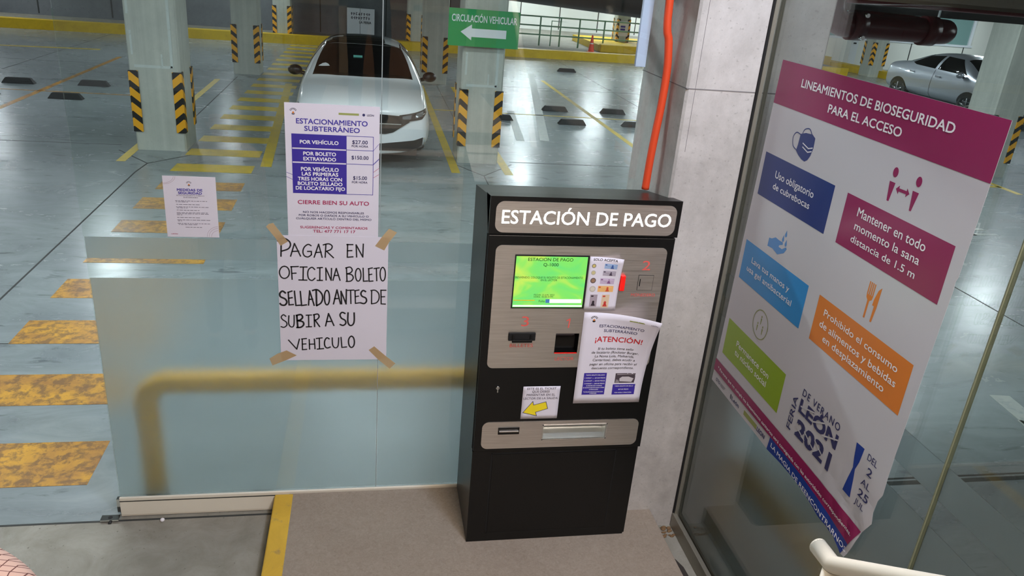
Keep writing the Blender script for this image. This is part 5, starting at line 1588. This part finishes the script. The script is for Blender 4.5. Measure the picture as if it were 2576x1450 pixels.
def car(name, loc, paint, label, flip_glass=None):
    L = Vector(loc)
    t = thing(name, loc, label, 'car')
    me = BODY.copy()
    me.materials.append(paint)
    b = bpy.data.objects.new('body', me)
    COL.objects.link(b)
    b.parent = t

    def add(nm, bm, material, parent=None):
        m_ = bpy.data.meshes.new(nm)
        bm.to_mesh(m_)
        bm.free()
        m_.materials.append(material)
        o = bpy.data.objects.new(nm, m_)
        COL.objects.link(o)
        o.parent = parent or t
        ORG[o.name] = L
        return o

    ORG[b.name] = L
    add('windscreen', patch([(-.70, 1.31), (-.36, 1.26), (0, 1.245), (.36, 1.26), (.70, 1.31), (.655, 1.60), (.565, 2.02), (.28, 1.965), (0, 1.95), (-.28, 1.965), (-.565, 2.02), (-.655, 1.60)], 'top'), M['car_glass'])
    add('wiper_cowl', patch([(-.71, 1.25), (-.36, 1.195), (0, 1.18), (.36, 1.195), (.71, 1.25), (.70, 1.31), (.36, 1.26), (0, 1.245), (-.36, 1.26), (-.70, 1.31)], 'top', 0.004), M['car_black'])
    if paint is M['white_car']:
        add('roof_panel', patch([(-.56, 2.04), (-.28, 1.985), (0, 1.97), (.28, 1.985), (.56, 2.04), (.555, 2.6), (.545, 3.2), (-.545, 3.2), (-.555, 2.6)], 'top'), M['car_glass'])
    add('rear_window', patch([(-.60, 1.13), (.60, 1.13), (.53, 1.37), (-.53, 1.37)], 'rear'), M['car_glass'])
    for sd in ('side', 'sideL'):
        add('front_side_window', patch([(1.66, 1.035), (2.70, 1.055), (2.70, 1.395), (2.16, 1.38)], sd), M['car_glass'])
        add('rear_side_window', patch([(2.80, 1.055), (3.55, 1.07), (3.72, 1.11), (3.35, 1.33), (2.80, 1.395)], sd), M['car_glass'])
        for y in (1.38, 4.02 - 0.05):
            add('wheel_arch', patch([(y + 0.365 * math.cos(a), 0.31 + 0.365 * math.sin(a)) for a in [math.pi * k / 14 * 1.08 - 0.12 for k in range(15)]], sd, 0.004), M['car_black'])
        mb = bmesh.new()
        bm = patch([(2.745, .28), (2.757, .28), (2.757, 1.03), (2.745, 1.03)], sd, 0.003, 1)
        add('door_gap', bm, M['car_black'])
        mb.free()
        s = 1 if sd == 'side' else -1
        for y in (2.62, 3.60):
            mbb = MB()
            mbb.box(L.x + s * 0.885 - 0.02, L.x + s * 0.885 + 0.03 * (1 if s > 0 else 0) + (0 if s > 0 else 0.0) - (0.03 if s < 0 else 0) + 0.0, L.y + y - 0.16, L.y + y, L.z + 0.865, L.z + 0.895, 0.008)
            mbb.build('door_handle', paint, t)
        mbb = MB().ball((L.x + s * 0.99, L.y + 1.72, L.z + 1.03), 0.105, 0.075, 0.075)
        mm = mbb.build('mirror', M['car_black'] if paint is M['white_car'] else paint, t)
        MB().tube([(L.x + s * 0.84, L.y + 1.74, L.z + 0.975), (L.x + s * 0.93, L.y + 1.735, L.z + 1.0)], 0.028, 10).build('mirror_stalk', M['car_black'], mm, origin=ORG[mm.name])
    for s in (-1, 1):
        def X(p):
            return [(s * a, z) for a, z in p]
        add('headlight', patch(X([(.46, .685), (.60, .670), (.78, .70), (.845, .765), (.84, .81), (.68, .78), (.48, .75)]), 'front', 0.008), M['car_black'])
        hl = [o for o in t.children if o.name.startswith('headlight')][-1]
        add('headlight_lens', patch(X([(.52, .70), (.63, .70), (.64, .755), (.52, .735)]), 'front', 0.012, 2, 0.006), M['lamp_lens'], hl)
        add('headlight_lens', patch(X([(.69, .715), (.78, .735), (.80, .785), (.70, .768)]), 'front', 0.012, 2, 0.006), M['lamp_lens'], hl)
        add('bumper_vent', patch(X([(.25, .27), (.73, .27), (.79, .33), (.80, .46), (.68, .42), (.25, .365)]), 'front', 0.006), M['car_black'])
        add('vent_trim', patch(X([(.745, .285), (.775, .285), (.825, .34), (.825, .46), (.805, .455), (.805, .35)]), 'front', 0.012, 1), M['chrome'])
        add('tail_lamp', patch(X([(.50, .80), (.76, .80), (.78, .94), (.55, .95)]), 'rear', 0.006), M['tail_red'])
        for y in (1.38, 3.97):
            w = thing('wheel', (L.x + s * 0.86, L.y + y, L.z + 0.315), None, None)
            w.parent = t
            w.location = (s * 0.86, y, 0.315)
            sg = s
            prof = [(0.20, -0.09 * sg), (0.295, -0.10 * sg), (0.315, -0.07 * sg), (0.315, 0.05 * sg), (0.295, 0.085 * sg), (0.215, 0.08 * sg), (0.21, 0.06 * sg)]
            MB().lathe(prof, (L.x + s * 0.82, L.y + y, L.z + 0.315), 'x', 28).build('tyre', M['rubber'], w)
            mbb = MB()
            cx = L.x + s * 0.895
            mbb.lathe([(0.05, -0.012 * sg), (0.05, 0.008 * sg)], (cx, L.y + y, L.z + 0.315), 'x', 16)
            for k in range(5):
                a = 2 * math.pi * k / 5 + 0.3
                d = Vector((0, math.cos(a), math.sin(a)))
                c_ = Vector((cx, L.y + y, L.z + 0.315))
                mbb.tube([c_ + d * 0.03, c_ + d * 0.205], [0.026, 0.02], 8)
            mbb.build('rim', M['alloy'], w)
    add('grille', patch([(-.52, .60), (-.40, .52), (-.30, .495), (.30, .495), (.40, .52), (.52, .60), (.62, .665), (.48, .74), (.20, .755), (-.20, .755), (-.48, .74), (-.62, .665)], 'front', 0.007), M['car_black'])
    add('grille_bar', patch([(-.50, .625), (.50, .625), (.51, .637), (-.51, .637)], 'front', 0.012, 1), M['chrome'])
    add('lower_intake', patch([(-.26, .27), (.26, .27), (.26, .365), (-.26, .365)], 'front', 0.006), M['car_black'])
    MB().box(L.x - 0.74, L.x + 0.74, L.y + 0.28, L.y + 4.4, L.z + 0.15, L.z + 0.26).build('underbody', M['car_black'], t)
    return t


wc = car('car', (-0.045, 10.42, 0.0), M['white_car'], 'white sedan parked nose on behind the fee poster')
MB().box(-0.19, -0.06, 12.02, 12.03, 1.20, 1.30).build('windscreen_tag', mat('teal_tag', rgb(90, 170, 156), 0.5), wc)
for o in list(wc.children):
    if o.name.startswith('windscreen_tag'):
        o.rotation_euler = (0, 0, 0)
sv = car('car', (15.85, 16.15, 0.0), M['silver_car'], 'silver sedan parked side on behind the poster glass')
sv.scale = (1.0, 1.09, 1.0)


# ------------------------------------------------------------------ people
def skin_mesh(pts, edges, radii, levels=2, root=0):
    me = bpy.data.meshes.new('sk')
    me.from_pydata([Vector(p) for p in pts], edges, [])
    o = bpy.data.objects.new('sk', me)
    COL.objects.link(o)
    md = o.modifiers.new('skin', 'SKIN')
    md.use_smooth_shade = True
    for i, r in enumerate(radii):
        o.data.skin_vertices[0].data[i].radius = r if isinstance(r, tuple) else (r, r)
    o.data.skin_vertices[0].data[root].use_root = True
    s = o.modifiers.new('sub', 'SUBSURF')
    s.levels = s.render_levels = levels
    dg = bpy.context.evaluated_depsgraph_get()
    m2 = bpy.data.meshes.new_from_object(o.evaluated_get(dg))
    bpy.data.objects.remove(o, do_unlink=True)
    for p in m2.polygons:
        p.use_smooth = True
    return m2


def person(loc, rz, label, arms, top, h=1.68):
    """standing figure facing +y before rotation; arms: list per side of elbow and wrist"""
    k = h / 1.68
    t = thing('person', loc, label, 'person')
    t.rotation_euler = (0, 0, rz)

    def child(nm, me, material, parent=None):
        me.materials.append(material)
        o = bpy.data.objects.new(nm, me)
        COL.objects.link(o)
        o.parent = parent or t
        return o

    Pt = [(0, 0, .93), (0, 0.01, 1.12), (0, 0.015, 1.30), (0, 0, 1.40), (0, 0, 1.47), (0, 0.02, 1.55)]
    E = [(0, 1), (1, 2), (2, 3), (3, 4), (4, 5)]
    Rd = [(.155, .115), (.145, .105), (.165, .115), (.12, .085), (.052, .055), (.06, .06)]
    hands = []
    for s in (-1, 1):
        b = len(Pt)
        el, wr = arms[0 if s < 0 else 1]
        Pt += [(s * .165, 0, 1.365), (s * .20, 0, 1.32), el, tuple((Vector(el) + Vector(wr)) / 2), wr]
        E += [(3, b), (b, b + 1), (b + 1, b + 2), (b + 2, b + 3), (b + 3, b + 4)]
        Rd += [.062, .056, .043, .040, .028]
        hands.append((s, Vector(el), Vector(wr)))
        b = len(Pt)
        Pt += [(s * .095, 0, .86), (s * .105, .01, .68), (s * .11, .02, .47), (s * .115, 0, .26), (s * .12, -.01, .075), (s * .125, .09, .035), (s * .13, .16, .025)]
        E += [(0, b)] + [(b + i, b + i + 1) for i in range(6)]
        Rd += [.088, .078, .056, .052, .040, .038, .030]
    Pt = [tuple(c * k for c in p) for p in Pt]
    Rd = [tuple(c * k for c in r) if isinstance(r, tuple) else r * k for r in Rd]
    child('body', skin_mesh(Pt, E, Rd), M['skin'])
    # head with nose, ears, eyes, mouth
    mb = MB().ball((0, 0.02 * k, 1.585 * k), .073 * k, .092 * k, .112 * k, 24, 18)
    for v in mb.bm.verts:
        z = v.co.z - 1.585 * k
        if z < 0:
            v.co.x *= 1 + z * 1.8
        if v.co.y > 0.085 * k and abs(v.co.x) < 0.02 * k and -0.035 * k < z < 0.012 * k:
            v.co.y += 0.020 * k
    for s in (-1, 1):
        mb.ball((s * 0.074 * k, 0.012 * k, 1.58 * k), .012 * k, .02 * k, .03 * k, 10, 8)
    me = bpy.data.meshes.new('head')
    mb.bm.to_mesh(me)
    mb.bm.free()
    hd = child('head', me, M['skin'])
    mb = MB()
    for s in (-1, 1):
        mb.ball((s * 0.030 * k, 0.103 * k, 1.592 * k), .012 * k, .006 * k, .006 * k, 10, 6)
    me = bpy.data.meshes.new('eyes')
    mb.bm.to_mesh(me)
    mb.bm.free()
    child('eyes', me, M['hair'], hd)
    mb = MB().ball((0, 0.097 * k, 1.525 * k), .024 * k, .006 * k, .006 * k, 12, 6)
    me = bpy.data.meshes.new('mouth')
    mb.bm.to_mesh(me)
    mb.bm.free()
    child('mouth', me, M['ink_rose'], hd)
    mb = MB().ball((0, 0.005 * k, 1.615 * k), .081 * k, .098 * k, .100 * k, 24, 16)
    for v in mb.bm.verts:
        if v.co.y > 0.055 * k and v.co.z < 1.645 * k:
            v.co.y = 0.055 * k
        v.co.z = max(v.co.z, 1.545 * k)
    me = bpy.data.meshes.new('hair')
    mb.bm.to_mesh(me)
    mb.bm.free()
    child('hair', me, M['hair'], hd)
    # clothes follow the body surface a little outside the skin
    bd = [c for c in t.children if c.name.startswith('body')][0].data

    def garment(nm, keep, material, off):
        bm = bmesh.new()
        bm.from_mesh(bd)
        bmesh.ops.delete(bm, geom=[v for v in bm.verts if not keep(v.co / k)], context='VERTS')
        bm.normal_update()
        inner = bm.faces[:]
        for v in bm.verts:
            v.co += v.normal * 0.003
        nv = {v: v.normal.copy() for v in bm.verts}
        r = bmesh.ops.extrude_face_region(bm, geom=inner)
        for v in [g for g in r['geom'] if isinstance(g, bmesh.types.BMVert)]:
            n_ = min(nv, key=lambda q: (q.co - v.co).length_squared) if False else v
            v.co += v.normal * off
        bmesh.ops.recalc_face_normals(bm, faces=bm.faces[:])
        for f in bm.faces:
            f.smooth = True
        m_ = bpy.data.meshes.new(nm)
        bm.to_mesh(m_)
        bm.free()
        return child(nm, m_, material)

    wr_ = [Vector(a[1]) for a in arms]
    garment('shirt', lambda c: 0.85 < c.z < 1.435 and all((c - w_).length > 0.035 for w_ in wr_) or abs(c.x) > 0.19 and c.z > 0.80 and all((c - w_).length > 0.05 for w_ in wr_), top, 0.014)
    garment('trousers', lambda c: 0.085 < c.z < 0.93 and abs(c.x) < 0.19, M['dark_cloth'], 0.010)
    mb = MB()
    for s in (-1, 1):
        mb.ball((s * .127 * k, .075 * k, .036 * k), .048 * k, .135 * k, .042 * k, 14, 10)
    for v in mb.bm.verts:
        v.co.z = max(v.co.z, 0.0)
    me = bpy.data.meshes.new('shoes')
    mb.bm.to_mesh(me)
    mb.bm.free()
    child('shoes', me, M['car_black'])
    # hands: palm, four curled fingers, thumb
    for s, el, wr in hands:
        el, wr = el * k, wr * k
        d = (wr - el).normalized()
        side = d.cross(Vector((0, 1, 0))) if abs(d.y) < 0.9 else d.cross(Vector((0, 0, 1)))
        side.normalize()
        up = side.cross(d).normalized()
        hp, he, hr_ = [wr, wr + d * .05, wr + d * .085], [(0, 1), (1, 2)], [.022, (.036, .016), (.034, .014)]
        for i, ln in enumerate((.070, .080, .074, .058)):
            o_ = (i - 1.5) * .019
            b = len(hp)
            a0 = wr + d * .085 + side * o_
            hp += [a0 + d * ln * .45 - up * .006, a0 + d * ln * .80 - up * .022, a0 + d * ln * .92 - up * .042]
            he += [(2, b), (b, b + 1), (b + 1, b + 2)]
            hr_ += [.0088, .008, .0068]
        b = len(hp)
        hp += [wr + d * .035 + side * .034 * -s, wr + d * .062 + side * .052 * -s - up * .012, wr + d * .085 + side * .054 * -s - up * .024]
        he += [(1, b), (b, b + 1), (b + 1, b + 2)]
        hr_ += [.012, .010, .008]
        child('hand', skin_mesh(hp, he, hr_, 2), M['skin'])
    return t


person((-0.945, 1.46, 0.0), -0.15, 'person in a pinkish checked shirt, only one shoulder in view at the near floor', [((-.235, .02, 1.06), (-.25, .12, .84)), ((.225, .02, 1.06), (.24, .12, .84))], M['shirt'], 1.70)
person((0.02, -0.47, 1.30), 0.0, 'person in dark clothes on the stairs holding up a phone', [((-.27, .16, 1.16), (-.105, .33, 1.33)), ((.27, .16, 1.16), (.105, .33, 1.33))], M['dark_cloth'], 1.74)
mb = MB().box(-0.082, 0.082, -0.005, 0.005, -0.039, 0.039, 0.004)
ph = mb.build('phone', M['car_black'])
ph.matrix_world = Matrix.Translation(Vector((0, 0, 2.7)) - FWD * 0.03) @ Matrix((RIGHT, FWD, -DOWN)).transposed().to_4x4()
tag(ph, 'black phone held up by the person on the stairs', 'phone')
